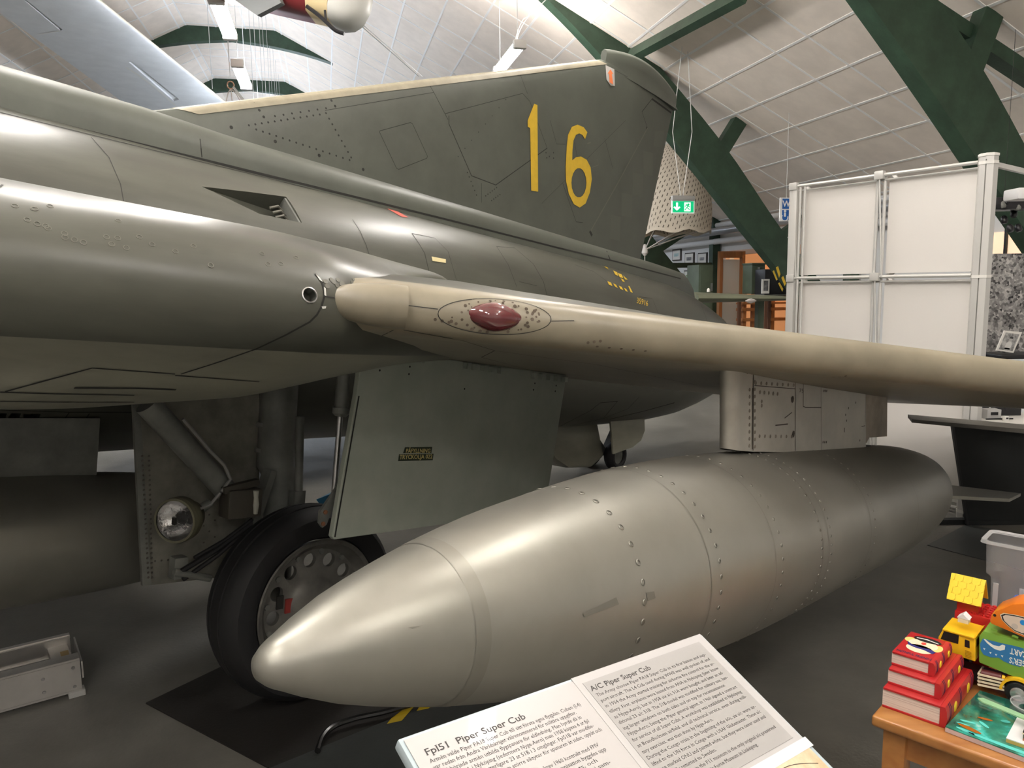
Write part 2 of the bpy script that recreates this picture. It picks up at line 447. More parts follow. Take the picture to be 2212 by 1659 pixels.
# fuselage: round tube round the engine
FA = [-9.5, -7, -5, -3.5, -2, -0.5, .3, .8, 1.2, 1.5]
FCU = [1.00, 1.0, 1.01, 1.04, 1.06, 1.07, 1.08, 1.09, 1.10, 1.11]
FR = [.74, .75, .745, .72, .70, .69, .665, .62, .545, .475]
rings = []
for a in np.linspace(-9.5, 1.5, 67):
    cu, r = lerp_tab(a, FA, FCU), lerp_tab(a, FA, FR)
    rings.append([jet(a, r * math.sin(t), cu + r * math.cos(t)) for t in [2 * math.pi * k / 72 for k in range(72)]])
fus = jobj('fuselage', MB().loft(rings, True, True, False), M_PAINT)
rings = [[jet(1.5 - .6 * k / 4, (.45 - .02 * k) * math.sin(t), 1.11 + (.45 - .02 * k) * math.cos(t)) for t in [2 * math.pi * q / 48 for q in range(48)]] for k in range(5)]
jobj('jet_pipe', MB().loft(rings, True, False, True), mat('burnt_steel', (.09, .08, .07), .45, .7))

# dorsal spine from the canopy to the tail: flat sides, rounded shoulders
def spine_ring(a):
    h = lerp_tab(a, [-9.5, -4.2, -3.8, -2, 0, .9, 1.25], [1.845, 1.875, 1.86, 1.86, 1.86, 1.87, 1.80])
    base = lerp_tab(a, [-9.5, -4, -2.4, .4, 1.25], [1.60, 1.64, 1.655, 1.68, 1.60])
    w = lerp_tab(a, [-9.5, -2, .2, .9, 1.25], [.335, .33, .30, .22, .10])
    pts = [(w, base - .10), (w, base), (w, h - .13), (w - .015, h - .07), (w - .06, h - .02), (w - .13, h), (0, h + .005)]
    full = pts + [(-p, u) for p, u in reversed(pts[:-1])]
    return [jet(a, p, u) for p, u in full]
spine = jobj('dorsal_spine', MB().loft([spine_ring(a) for a in np.linspace(-9.5, 1.25, 60)], True, True, True), M_PAINT2, smooth=50)

# tail fin, as a wedge section: thick in the middle, thin at the edges
def fin_px(px, py): q = j_port(px, py, 0.05); return (q.x, q.z)
FIN_LE0, FIN_LE1 = fin_px(330, 236), fin_px(1305, 126)
FIN_T0, FIN_T1 = fin_px(1316, 103), fin_px(1470, 203)
FIN_B1 = fin_px(1392, 560)
def fin_section(z):
    """leading and trailing edge of the fin at height z"""
    def ln(p, q): return p[0] + (q[0] - p[0]) * (z - p[1]) / (q[1] - p[1])
    return ln(FIN_LE0, FIN_LE1), ln(FIN_B1, FIN_T1)
rings = []
zs = list(np.linspace(1.78, FIN_LE1[1], 14))
for z in zs:
    l, t = fin_section(z); ch = t - l; th = lerp_tab(z, [1.78, 3.4], [.085, .045])
    R_ = []
    xs = [0, .004, .015, .05, .12, .3, .5, .7, .85, 1.0]
    ts = [0, .22, .4, .62, .85, 1, 1, .85, .5, .06]
    up = [jet(l + ch * x, th * q, z) for x, q in zip(xs, ts)]
    dn = [jet(l + ch * x, -th * q, z) for x, q in zip(xs[1:], ts[1:])]
    rings.append(up + list(reversed(dn)))
fin = jobj('tail_fin', MB().loft(rings, True, True, True), M_PAINT2, smooth=30)
# fin tip: a raised curved cap
l, t = fin_section(FIN_LE1[1])
rings = []
for i, s in enumerate(np.linspace(0, 1, 16)):
    x = FIN_T0[0] + (FIN_T1[0] - FIN_T0[0]) * s
    top = fin_px(1316 + (1468 - 1316) * s, 103 + 98 * s ** 1.35 - 14 * math.sin(math.pi * s))[1]
    bot = FIN_LE1[1] - .04
    w = .012 + .05 * math.sin(math.pi * min(1, s * .9 + .1)) ** .8
    w2 = .045 + .02 * math.sin(math.pi * s)
    rings.append([jet(x, p, u) for p, u in [(0, top), (w * .7, top - .012), (w, top - .045), (w * .75, top - .11), (w2 * .8, bot), (-w2 * .8, bot), (-w * .75, top - .11), (-w, top - .045), (-w * .7, top - .012)]])
fin_tip = jobj('fin_tip', MB().loft(rings, True, True, True), M_PAINT2, fin, smooth=60)

# inner wing: a thick shell with a rounded leading edge; open below over the wheel well
def inner_ring(a):
    lp = lerp_tab(a, [-9.5, -4.62, -4.3, -3.9, -3.5], [1.52, 2.385, 2.30, 2.05, 1.75])
    lo = lerp_tab(a, [-9.5, -7, -5.1, -4.65, -4.45, -4.1, -3.8, -3.4], [.56, .58, .645, .69, .725, .79, .82, .81])
    th = lerp_tab(a, [-9.5, -5.5, -4.6, -4.0, -3.5], [1.15, 1.0, .85, .7, .6])
    crest = 1.19; cp_ = min(1.5, lp - .45)
    ctrl = [(.3, 1.30), (.75, 1.20), (cp_ - .25, crest - .01), (cp_, crest), ((cp_ + lp) / 2 + .06, crest - .045), (lp - .13, .95 + .155 * th), (lp - .035, .95 + .085 * th), (lp, .945),
            (lp - .035, .94 - .09 * th), (lp - .14, (.95 - .16 * th + lo * .15) / 1.15), (lp - .33, lo + .025)]
    lip = lerp_tab(a, [-5.15, -5.0, -3.95, -3.6], [.55, 1.62, 1.62, .55])
    lip = min(lip, lp - .40)
    ctrl += [(lip + (lp - .33 - lip) * .5, lo + .008), (lip, lo)]
    return [jet(a, p, u) for p, u in cr_spline(ctrl, 61)]
aa = list(np.linspace(-9.5, -5.2, 16)) + list(np.linspace(-5.15, -3.5, 40))
inner = jobj('inner_wing', MB().loft([inner_ring(a) for a in aa], False), [M_PAINT, M_UNDER], smooth=60, recalc=False)
for i, pl in enumerate(inner.data.polygons): pl.material_index = 1 if i % 60 >= 42 else 0
# the same wing on the far side
rings = [[v - JY * (2 * jl(v).y) for v in r] for r in [inner_ring(a) for a in aa[::2]]]
jobj('inner_wing', MB().loft(rings, False), M_PAINT, smooth=60, recalc=False)

# outer wing
def outer_ring(p, n=22):
    le = -4.62 + 1.54 * (p - 2.35) if p > 2.2 else lerp_tab(p, [1.2, 2.2], [-4.1, -4.62 - .15 * 1.54])
    leu = .955 if p < 2.45 else .955 - .028 * (p - 2.45) / 1.0
    te = -.1; teu = lerp_tab(p, [1.2, 1.64, 2.34, 3.1, 4.7], [.746, .765, .80, .835, .88])
    ch = te - le
    ht = lerp_tab(p, [1.2, 2.0, 2.35, 2.7, 4.7], [.20, .17, .13, .10, .06])   # half thickness above
    hb = lerp_tab(p, [1.2, 2.0, 2.35, 2.7, 4.7], [.07, .07, .065, .06, .045])
    r = lerp_tab(p, [1.2, 2.2, 2.6, 4.7], [.045, .05, .052, .04])
    xs = [0, .006, .02, .045, .09, .16, .28, .45, .65, .85, 1.0]
    up, dn = [], []
    for x in xs:
        d = x * ch
        nose = math.sqrt(max(0, 1 - max(0, 1 - d / (r * 1.6)) ** 2)) * r
        env_t = nose + (ht - r) * min(1, d / .7) ** .8 if x < .45 else None
        full = ht * math.sin(math.pi * min(1, .5 + (x - .35) / 1.3)) if x > .35 else None
        t = env_t if full is None else full
        base = leu + (teu - leu) * x
        up.append((le + d, base + (t if x < 1 else .008)))
        bnose = nose + (hb - r) * min(1, d / .5)
        bt = bnose * (1 - max(0, (x - .3) / .7) ** 1.5)
        dn.append((le + d, base - (bt if x < 1 else .008)))
    pts = list(reversed(up)) + dn[1:]
    return [jet(a, p, u) for a, u in pts]
pp = [1.25, 1.6, 1.9, 2.1, 2.2, 2.26, 2.32, 2.4, 2.5, 2.65, 2.8, 3, 3.3, 3.7, 4.2, 4.65]
outer = jobj('outer_wing', MB().loft([outer_ring(p) for p in pp], True, True, True), [M_TAN, M_UNDER2, M_PAINT], smooth=45, recalc=False)
for i, pl in enumerate(outer.data.polygons):
    k = i % 21 if i < 21 * (len(pp) - 1) else 0
    pl.material_index = 2 if k < 7 else 0 if k < 13 else 1
fix_normals(outer.data)
rings = [[v - JY * (2 * jl(v).y) for v in outer_ring(p)] for p in pp]
jobj('outer_wing', MB().loft(rings, True, True, True), M_PAINT, smooth=45)

# rounded inboard end of the wing's leading edge
led0 = (JX * math.sin(math.radians(57)) + JY * math.cos(math.radians(57)))
prof_ = [(s_, .051 * math.sqrt(max(0, 1 - (1 - s_ / .17) ** 2)) if s_ < .17 else .051) for s_ in [.17 * (k / 14) ** 1.6 for k in range(15)]] + [(.20, .05)]
root_p = jet(-4.62, 2.35, .958) - led0 * .035
jobj('leading_edge_root', MB().lathe(root_p, led0, prof_, 28), M_TAN, outer, smooth=60)

# ================================================================== DROP TANK
M_TANK = mat('silver_tank_paint', (0.27, 0.265, 0.232), 0.40, 0.6, var=0.06, scale=5, rvar=0.06, col2=(0.315, 0.308, 0.272), lo=.3, hi=.7)
TANK_O = (-5.0312, 2.805, 0.3667)
TS = [0, .004, .015, .05, .12, .25, .45, .7, 1.0, 1.35, 1.75, 2.2, 2.6, 3.0, 3.4, 3.7, 3.95, 4.2]
TR = [.004, .015, .0265, .0465, .0797, .1222, .1711, .2106, .2460, .2635, .2650, .2600, .2560, .2500, .2280, .1888, .1200, .02]
def tank(o, name, label, grp, m):
    t = thing(name, label, 'drop tank', jet(o[0] + 2, o[1], o[2] - .27), grp)
    s_ = np.concatenate([np.linspace(0, .06, 10), np.linspace(.08, 4.2, 70)])
    # smooth interpolation of the profile (monotone enough): cubic through table
    xs, ys = np.array(TS), np.array(TR)
    dd = np.gradient(ys, xs)
    global tank_prof
    def prof(x):
        k = min(max(np.searchsorted(xs, x) - 1, 0), len(xs) - 2); h = xs[k + 1] - xs[k]; q = (x - xs[k]) / h
        return (2 * q ** 3 - 3 * q * q + 1) * ys[k] + (q ** 3 - 2 * q * q + q) * h * dd[k] + (-2 * q ** 3 + 3 * q * q) * ys[k + 1] + (q ** 3 - q * q) * h * dd[k + 1]
    tank_prof = prof
    rings = [[jet(o[0] + x, o[1] + prof(x) * math.sin(a), o[2] + prof(x) * math.cos(a)) for a in [2 * math.pi * k / 72 for k in range(72)]] for x in s_]
    body = obj('body', MB().loft(rings, True, True, True), m, t, smooth=60)
    for ang in (90, 270):
        a = math.radians(ang); dr = JY * math.sin(a) + JZ * math.cos(a); sd = JX.cross(dr)
        b0 = jet(*o) + JX * 3.55
        poly = [b0 + dr * .12, b0 + JX * .35 + dr * .40, b0 + JX * .72 + dr * .40, b0 + JX * .60 + dr * .05]
        mb = MB().prism([q - sd * .008 for q in poly], sd * .016)
        obj('tail_fin', mb, m, t, smooth=0)
    return t, body
tank_t, tank_body = tank(TANK_O, 'drop_tank', 'silver grey drop tank hanging from the wing pylon', None, M_TANK)

# ================================================================== JET DETAILS
from mathutils.geometry import tessellate_polygon
T_FIN, T_FUS, T_SPINE, T_INNER, T_OUTER = bvh_of(fin), bvh_of(fus), bvh_of(spine), bvh_of(inner), bvh_of(outer)
def cb(x, y, ox, oy, s): return (ox + x / s, oy + y / s)
def cbs(pts, ox, oy, s): return [cb(x, y, ox, oy, s) for x, y in pts]
K = 2.765
def marks_shape(mb, tree, loops, lift=0.002):
    tri = tessellate_polygon([[Vector((x, y, 0)) for x, y in l] for l in loops]); flat = [p for l in loops for p in l]
    hs = [hit(tree, *p) for p in flat]
    if any(h is None for h in hs): return
    mb.add([p + n * lift for p, n in hs], tri)
def text_px(mb, tree, body, quad, bold=0.0, lift=0.003, res=2, flip=False):
    """text laid on a surface inside a drawn quad: top-left, top-right, bottom-right, bottom-left"""
    vs, fs = text_mesh(body, 1.0, bold=bold, res=res)
    x0, x1 = min(v.x for v in vs), max(v.x for v in vs); y0, y1 = min(v.y for v in vs), max(v.y for v in vs)
    out = []
    for v in vs:
        s, t = (v.x - x0) / (x1 - x0), (y1 - v.y) / (y1 - y0)
        if flip: s, t = 1 - s, 1 - t
        a, b, c, d = quad
        px = (a[0] * (1 - s) + b[0] * s) * (1 - t) + (d[0] * (1 - s) + c[0] * s) * t
        py = (a[1] * (1 - s) + b[1] * s) * (1 - t) + (d[1] * (1 - s) + c[1] * s) * t
        h = hit(tree, px, py)
        if h is None: return
        out.append(h[0] + h[1] * lift)
    mb.add(out, fs)

# --- fin: tan leading edge cap, numerals, seams, rivets, rudder
def fin_th(z, f):
    th = lerp_tab(z, [1.78, 3.4], [.085, .045])
    return th * lerp_tab(f, [0, .004, .015, .05, .12, .3, .5, .7, .85, 1.0], [0, .22, .4, .62, .85, 1, 1, .85, .5, .06])
LS0, LS1 = fin_px(432, 246.5), fin_px(1305, 139)
rings = []
for z in np.linspace(LS0[1] + .0, FIN_LE1[1] - .02, 24):
    l, t = fin_section(z); xs_ = LS0[0] + (LS1[0] - LS0[0]) * (z - LS0[1]) / (LS1[1] - LS0[1]); ch = t - l
    ring = []
    for s in (1, -1):
        fr = [0.0, .004, .01, .02, .05, .12, .3]
        row = [(l - .004, .002)] + [(l + ch * f, fin_th(z, f) + .003) for f in np.linspace(.002, max(.004, (xs_ - l) / ch), 7)]
        ring.append([jet(x, s * w, z) for x, w in row])
    rings.append(list(reversed(ring[0])) + ring[1])
jobj('leading_edge', MB().loft(rings, False), mat('pale_tan_edge_paint', (0.30, 0.27, 0.195), .5, var=.12, scale=8), fin, smooth=50, recalc=False)
FO = (700, 0, K)
d1 = [(1253, 620), (1272, 628), (1274, 900), (1276, 1145), (1235, 1138), (1232, 950), (1229, 765), (1214, 758), (1214, 720)]
d6o = [(1557, 832), (1570, 790), (1548, 760), (1512, 745), (1478, 758), (1455, 806), (1447, 880), (1441, 1000), (1443, 1080), (1460, 1160), (1490, 1220), (1525, 1240), (1560, 1215), (1585, 1150), (1597, 1070), (1590, 1000), (1567, 955), (1532, 935), (1502, 940), (1480, 958), (1481, 900), (1487, 840), (1502, 806), (1522, 797), (1541, 806)]
d6i = [(1520 + 45 * math.cos(t), 1092 + 88 * math.sin(t)) for t in [2 * math.pi * k / 18 for k in range(18)]]
M_YEL_EDGE = M_YELLOW
for loops in ([d1], [d6o, d6i]):
    mb = MB(); marks_shape(mb, T_FIN, [cbs(l, *FO) for l in loops], .004); jobj('numeral', mb, M_YELLOW, fin, smooth=0, recalc=False)
mb = MB(); L = lambda pts, w=.004, **k: marks_line(mb, T_FIN, cbs(pts, *FO), w, **k)
L([(332, 782), (515, 732), (528, 740), (618, 935), (612, 946), (445, 1012), (432, 1005), (332, 792)], .0035, closed=True)
L([(720, 680), (1185, 558), (1228, 605), (1332, 885)], .0035); L([(1332, 885), (1025, 1105), (880, 1050), (745, 740), (745, 690)], .006)
L([(610, 475), (655, 552), (740, 715)]); L([(5, 660), (655, 552)], .003); L([(1160, 415), (1205, 535), (1215, 560)], .003)
L([(1670, 385), (1850, 480), (2100, 565)], .003); L([(1957, 590), (2095, 690)], .018); L([(1957, 592), (1898, 668)], .006); L([(1898, 668), (1930, 760)], .004); L([(1924, 765), (1930, 770)], .03)
L([(1425, 1095), (1505, 1325), (1545, 1330)], .004); L([(1675, 825), (1725, 1010)], .003); L([(1350, 720), (1388, 860), (1440, 862)], .003)
L([(1495, 850), (1520, 985)], .003); L([(940, 1095), (940, 1210)], .003); L([(1300, 1215), (1800, 720)], .002)
L([(1586, 1380), (1594, 1395), (1600, 1408)], .025)
mb2, mb = mb, mb
jobj('panel_lines', mb, M_DARK, fin, smooth=0, recalc=False)
mb = MB(); M_LITE = mat('worn_paint_streak', (.115, .113, .092), .5)
L([(1930, 765), (1760, 1080), (1590, 1380)], .012, lift=.004); L([(1600, 1000), (1640, 985), (1630, 950)], .006); L([(1572, 858), (1592, 850)], .012)
jobj('hinge_bead', mb, M_LITE, fin, smooth=0, recalc=False)
mb = MB()
for q in ([(1905, 900), (1965, 915), (1960, 1050), (1908, 1040)], [(1845, 1030), (1905, 1045), (1900, 1175), (1842, 1160)], [(1775, 1150), (1840, 1165), (1835, 1300), (1775, 1290)], [(1715, 1285), (1770, 1295), (1765, 1440), (1705, 1425)], [(1975, 785), (2030, 780), (2015, 880), (1968, 875)]):
    marks_shape(mb, T_FIN, [cbs(q, *FO)], .0022)
jobj('paint_patches', mb, mat('rudder_touch_up_paint', (.088, .095, .077), .5), fin, smooth=0, recalc=False)
mb = MB(); random.seed(3)
def dots(tree, a, b, n, r=.006, ox=400, oy=0, s=4.424):
    for k in range(n):
        t = k / max(1, n - 1); marks_dot(mb, tree, *cb(a[0] + (b[0] - a[0]) * t, a[1] + (b[1] - a[1]) * t, ox, oy, s), r)
dots(T_FIN, (608, 1198), (1285, 1095), 12); dots(T_FIN, (857, 1110), (1345, 1035), 7); dots(T_FIN, (678, 1238), (1570, 1530), 15); dots(T_FIN, (1345, 1082), (1585, 1505), 9)
dots(T_FIN, (665, 990), (750, 1118), 3, .008); dots(T_FIN, (1362, 908), (1432, 1015), 3, .008)
dots(T_FIN, (440, 1218), (1700, 1620), 4, .01)
dots(T_FIN, (800, 935), (1085, 595), 8, .004, 700, 0, K); dots(T_FIN, (855, 1030), (910, 1165), 6, .005, 700, 0, K); dots(T_FIN, (965, 1170), (1030, 1120), 6, .005, 700, 0, K); dots(T_FIN, (1000, 1198), (1050, 1162), 5, .005, 700, 0, K)
for q in ((1325, 912), (1370, 912), (1330, 943), (1370, 945), (1345, 935)): marks_dot(mb, T_FIN, *cb(*q, *FO), .006)
tag(jobj('rivets', mb, M_DARK, fin, smooth=0, recalc=False), kind='stuff')
mb = MB(); marks_shape(mb, T_FIN, [[(1307, 141), (1326, 150), (1327, 186), (1318, 185), (1309, 172)]], .005)
stk = jobj('sticker', mb, mat('grey_sticker', (.45, .44, .42), .6), fin, smooth=0, recalc=False)
mb = MB(); marks_shape(mb, T_FIN, [[(1317, 150), (1323, 160), (1320, 160), (1323, 183), (1315, 178), (1314, 160), (1311, 159)]], .008)
jobj('sticker_arrow', mb, mat('orange_print', (.80, .22, .08), .6), fin, smooth=0, recalc=False)

# --- spine: dark groove at its foot, seams, labels
mb = MB(); G = [(0, 239), (215, 292), (430, 345), (700, 411), (960, 475), (1200, 536), (1330, 567), (1470, 604)]
marks_line(mb, T_SPINE, [(x, y - 2) for x, y in G], .012)
marks_line(mb, T_FUS, [(x, y + 4) for x, y in G], .007)
marks_line(mb, T_SPINE, [(432, 300), (436, 340)], .005)
marks_line(mb, T_SPINE, [(1303, 523), (1318, 562)], .014); marks_line(mb, T_SPINE, [(910, 404), (910, 425)], .004)
marks_line(mb, T_SPINE, [(1455, 585), (1459, 602)], .004)
jobj('spine_seams', mb, M_DARK, spine, smooth=0, recalc=False)
mb = MB(); marks_shape(mb, T_SPINE, [[(1028, 439), (1052, 445), (1052, 453), (1028, 447)]], .003)
if mb.v: jobj('yellow_label', mb, M_YELLOW, spine, smooth=0, recalc=False)

# --- fuselage seams, labels
mb = MB(); F5 = (700, 500, K); LF = lambda pts, w=.004: marks_line(mb, T_FUS, pts, w)
LF([(197, 297), (235, 340), (260, 398), (271, 459)]); LF(cbs([(170, -70), (215, 0), (250, 80), (285, 190)], *F5)); LF(cbs([(525, 12), (570, 80), (600, 130), (632, 265)], *F5), .005); LF(cbs([(525, 12), (660, 40)], *F5), .003)
LF(cbs([(660, 40), (740, 120), (790, 290)], *F5), .0025); LF(cbs([(1030, 90), (1100, 200), (1150, 330)], *F5), .003); LF(cbs([(1030, 90), (1140, 100), (1250, 195), (1310, 300), (1335, 400)], *F5), .004); LF(cbs([(1165, 300), (1270, 325)], *F5), .003)
LF(cbs([(1500, 200), (1610, 240), (1690, 300)], *F5), .003); LF(cbs([(1880, 390), (1960, 400), (2000, 500)], *F5), .003)
LF([(1440, 560), (1500, 620), (1530, 700)], .003)
jobj('panel_lines', mb, M_DARK, fus, smooth=0, recalc=False)
mb = MB(); marks_shape(mb, T_FUS, [cbs([(375, 1248), (415, 1253), (502, 1302), (462, 1298)], 700, 0, K)], .004); jobj('red_label', mb, mat('red_label_print', (.55, .10, .07), .6), fus, smooth=0, recalc=False)
mb = MB(); marks_shape(mb, T_FUS, [cbs([(640, 152), (725, 168), (725, 190), (645, 178)], *F5)], .004)
jobj('cream_label', mb, mat('cream_label_print', (.60, .52, .28), .6), fus, smooth=0, recalc=False)
mb = MB()
for q in ([(1690, 298), (1712, 308), (1720, 328), (1698, 318)], [(1725, 312), (1742, 320), (1752, 340), (1735, 330)], [(1758, 325), (1775, 333), (1785, 352), (1768, 345)], [(1788, 338), (1802, 345), (1812, 362), (1800, 358)], [(1815, 328), (1822, 328), (1842, 368), (1828, 362)],
          [(1770, 282), (1785, 288), (1795, 305), (1780, 300)], [(1725, 235), (1748, 245), (1755, 268), (1738, 260)], [(1752, 250), (1775, 258), (1785, 280), (1765, 275)], [(1785, 265), (1812, 290), (1795, 288)], [(1672, 212), (1690, 215), (1698, 230)]):
    marks_shape(mb, T_FUS, [cbs(q, *F5)], .004)
text_px(mb, T_FUS, '35916', cbs([(1868, 395), (1935, 415), (1932, 448), (1866, 428)], *F5), .0)
jobj('yellow_stencil', mb, M_YELLOW, fus, smooth=0, recalc=False)
# cooling scoop let into the fuselage side
def P_(px, py): h = hit(T_FUS, px, py); return h
sf, su, sl = P_(436, 403), P_(618, 425), P_(652, 481)
low = P_(560, 462)
pts = [sf[0] + sf[1] * .004, sf[0] - sf[1] * .004, su[0] + su[1] * .05, su[0] - su[1] * .10, sl[0] + sl[1] * .05, sl[0] - sl[1] * .10, low[0] + low[1] * .04, low[0] - low[1] * .006]
bmc = bmesh.new()
for p in pts: bmc.verts.new(chain_matrix(jet_o).inverted() @ p)
bmesh.ops.convex_hull(bmc, input=bmc.verts); mec = bpy.data.meshes.new('cutter'); bmc.to_mesh(mec); bmc.free()
cut = bpy.data.objects.new('cutter', mec); COL.objects.link(cut); cut.parent = jet_o
md = fus.modifiers.new('scoop', 'BOOLEAN'); md.object = cut; md.operation = 'DIFFERENCE'; md.solver = 'EXACT'
dg = bpy.context.evaluated_depsgraph_get(); new = bpy.data.meshes.new_from_object(fus.evaluated_get(dg)); fus.modifiers.clear()
if len(new.polygons) > 1000: fus.data = new; new.name = 'fuselage'
fus.data.polygons.foreach_set('use_smooth', [True] * len(fus.data.polygons)); fus.data.set_sharp_from_angle(angle=math.radians(35))
bpy.data.objects.remove(cut)
sn_ = su[1]
mb = MB(); mb.bar(su[0] - sn_ * .03, sl[0] - sn_ * .03, .02, .05, up=sn_); jobj('scoop_lip', mb, M_GEAR, fus)
for k in range(4):
    p = su[0].lerp(sl[0], .25 + .18 * k); dirn = (sf[0] - su[0]).normalized()
    jobj('scoop_vane', MB().tube([p - sn_ * .05 + dirn * .02, p - sn_ * .025 + dirn * .06, p - sn_ * .04 + dirn * .10], .007, 6), M_LITE, fus)

# --- inner wing seams, gun port, patches
mb = MB(); LI = lambda pts, w=.004: marks_line(mb, T_INNER, pts, w)
LI([(680, 592), (690, 602), (696, 612), (700, 626), (700, 641), (694, 663), (684, 680), (669, 695), (615, 724), (553, 753), (470, 782), (391, 807)], .0045); LI([(378, 807), (199, 794), (11, 845)], .004); LI([(378, 810), (560, 824)], .004)
LI([(160, 837), (300, 838), (380, 841)], .007); LI([(0, 846), (120, 850), (290, 853)], .004); LI([(0, 866), (140, 868), (290, 868)], .004)
LI([(0, 405), (6, 400)], .004); LI([(700, 640), (722, 644)], .003)
jobj('panel_lines', mb, M_DARK, inner, smooth=0, recalc=False)
h = hit(T_INNER, 669, 637)
ax = h[1]; bool_cut(inner, MB().lathe(h[0] - ax * .03, ax, [(0, .0150), (.06, .0150)], 24)); jobj('gun_port', MB().lathe(h[0] - ax * .16, ax, [(0, .015), (.158, .015)], 24, True, False), M_GEAR, inner); jobj('gun_port_rim', MB().lathe(h[0] - ax * .004, ax, [(0, .019), (.0045, .018), (.0055, .0155), (.003, .0145)], 24, False, False), M_STEEL, inner)
mb = MB(); random.seed(8)
for k in range(26):
    x = random.uniform(20, 640); y = 430 + x * .19 + random.uniform(-10, 60)
    hh = hit(T_INNER, x, y)
    if hh: mb.lathe(hh[0] - hh[1] * .0005, hh[1], [(0, .006), (.0012, .006), (.0012, .0045), (.0005, .0045)], 10, False, False)
for k in range(12):
    hh = hit(T_INNER, 702 + random.uniform(0, 70), 610 + random.uniform(-8, 10))
    if hh: mb.lathe(hh[0], hh[1], [(0, .006), (.0012, .006), (.0012, .004)], 10, False, True)
tag(jobj('fasteners', mb, M_LITE, inner, smooth=0, recalc=False), kind='stuff')
mb = MB()
for q in ([(681, 593), (690, 600), (697, 610), (690, 606)], [(699, 620), (703, 624), (704, 640), (700, 638)], [(694, 662), (704, 661), (703, 666), (696, 667)]): marks_shape(mb, T_INNER, [q], .002)
if mb.v: jobj('chipped_paint', mb, mat('bare_white_primer', (.6, .6, .56), .6), inner, smooth=0, recalc=False)

# --- outer wing: oval panel, red light, soot
mb = MB(); LO = lambda pts, w=.0035, **k: marks_line(mb, T_OUTER, pts, w, **k)
LO([(1068 + 122 * math.cos(t), 684 + 38 * math.sin(t) + 6 * math.cos(t)) for t in [2 * math.pi * k / 40 for k in range(40)]], .002, closed=True)
LO([(722, 645), (740, 643), (946, 668)], .002); LO([(1190, 694), (1240, 693)], .002)
LO([(872, 712), (1000, 735), (1070, 757), (1290, 787), (1500, 830), (1590, 838)], .003); LO([(1068, 757), (1040, 771), (1150, 800), (1300, 826)], .003); LO([(772, 750), (850, 712)], .003)
jobj('panel_lines', mb, M_DARK, outer, smooth=0, recalc=False)
mb = MB(); random.seed(5)
for k in range(44):
    t = random.uniform(0, 2 * math.pi); r = random.uniform(1.05, 1.6)
    x, y = 1070 + 62 * r * math.cos(t), 684 + 27 * min(r, 1.25) * math.sin(t)
    marks_dot(mb, T_OUTER, x, y, random.uniform(.002, .0048), .001, 8)
for a, b, n in (((940, 690), (1000, 702), 4), ((1290, 748), (1420, 760), 5), ((1270, 740), (1310, 735), 3), ((1800, 815), (1840, 810), 3)): 
    for k in range(n): marks_dot(mb, T_OUTER, a[0] + (b[0] - a[0]) * k / n, a[1] + (b[1] - a[1]) * k / n, .004, .001)
tag(jobj('soot_spots', mb, mat('soot', (.09, .07, .05), .8), outer, smooth=0, recalc=False), kind='stuff')
hl = hit(T_OUTER, 1070, 681); led = (JX * math.sin(math.radians(57)) + JY * math.cos(math.radians(57)))
nn = hl[1]; bb = led.cross(nn).normalized(); led2 = nn.cross(bb)
rings = []
for i in range(13):
    s = -1 + 2 * i / 12; r = max(.02, (1 - abs(s) ** 1.7)) ** .8
    rings.append([hl[0] - nn * .012 + led2 * (.078 * s) + bb * (.036 * r * math.cos(t)) + nn * (.036 * r * math.sin(t)) for t in [2 * math.pi * k / 20 for k in range(20)]])
jobj('navigation_light', MB().loft(rings, True, True, True), mat('red_lens_glass', (.10, .012, .016), .06, spec=.8, coat=1.0), outer, smooth=70)

# ================================================================== LANDING GEAR, PYLON
Zl = JZ
# outer door
DP = 1.70
def dp(px, py, p=DP): q = j_port(px, py, p); return jet(q.x, p, q.z)
poly = [dp(*q) for q in [(783, 752), (1224, 810), (1187, 1045), (1168, 1104), (722, 1166), (718, 1160), (771, 850)]]
door = jobj('gear_door', MB().prism(poly, -JY * .025), M_DOORG, smooth=0, bevel=.004)
T_DOOR = bvh_of(door)
mb = MB(); marks_line(mb, T_DOOR, [(775, 855), (740, 1060), (723, 1160)], .006)
for q in ((822, 784), (820, 800), (885, 792), (883, 808), (1155, 828), (1152, 842), (1201, 833), (1199, 845), (1003, 840)): marks_dot(mb, T_DOOR, *q, .004)
jobj('door_holes', mb, M_DARK, door, smooth=0, recalc=False)
for q in ([(874, 966), (933, 965), (931, 979), (870, 979)], [(861, 981), (936, 980), (934, 994), (859, 996)]):
    mb = MB(); marks_shape(mb, T_DOOR, [q], .002); jobj('stencil_plate', mb, mat('black_green_plate', (.03, .04, .025), .5), door, smooth=0, recalc=False)
mb = MB(); text_px(mb, T_DOOR, 'PÅFYLLNING', [(877, 966), (929, 966), (928, 978), (875, 978)], .02, .004); text_px(mb, T_DOOR, 'TRYCKOLJA 022', [(862, 982), (933, 981), (932, 993), (861, 995)], .02, .004)
jobj('stencil_lettering', mb, mat('cream_yellow_letters', (.62, .53, .22), .6), door, smooth=0, recalc=False)
for (x0, y0, x1, y1) in ((828, 766, 916, 778), (1007, 790, 1080, 801), (1153, 811, 1218, 820)):
    n = 9
    for k in range(n):
        t = k / (n - 1); x, y = x0 + (x1 - x0) * t, y0 + (y1 - y0) * t
        c = dp(x, y, DP + .006)
        if k % 2 == 0: jobj('hinge_lug', MB().box(c, (.022, .03, .022), (JX, JY, JZ)), M_DOORG, door, smooth=0)
mb = MB(); random.seed(12)
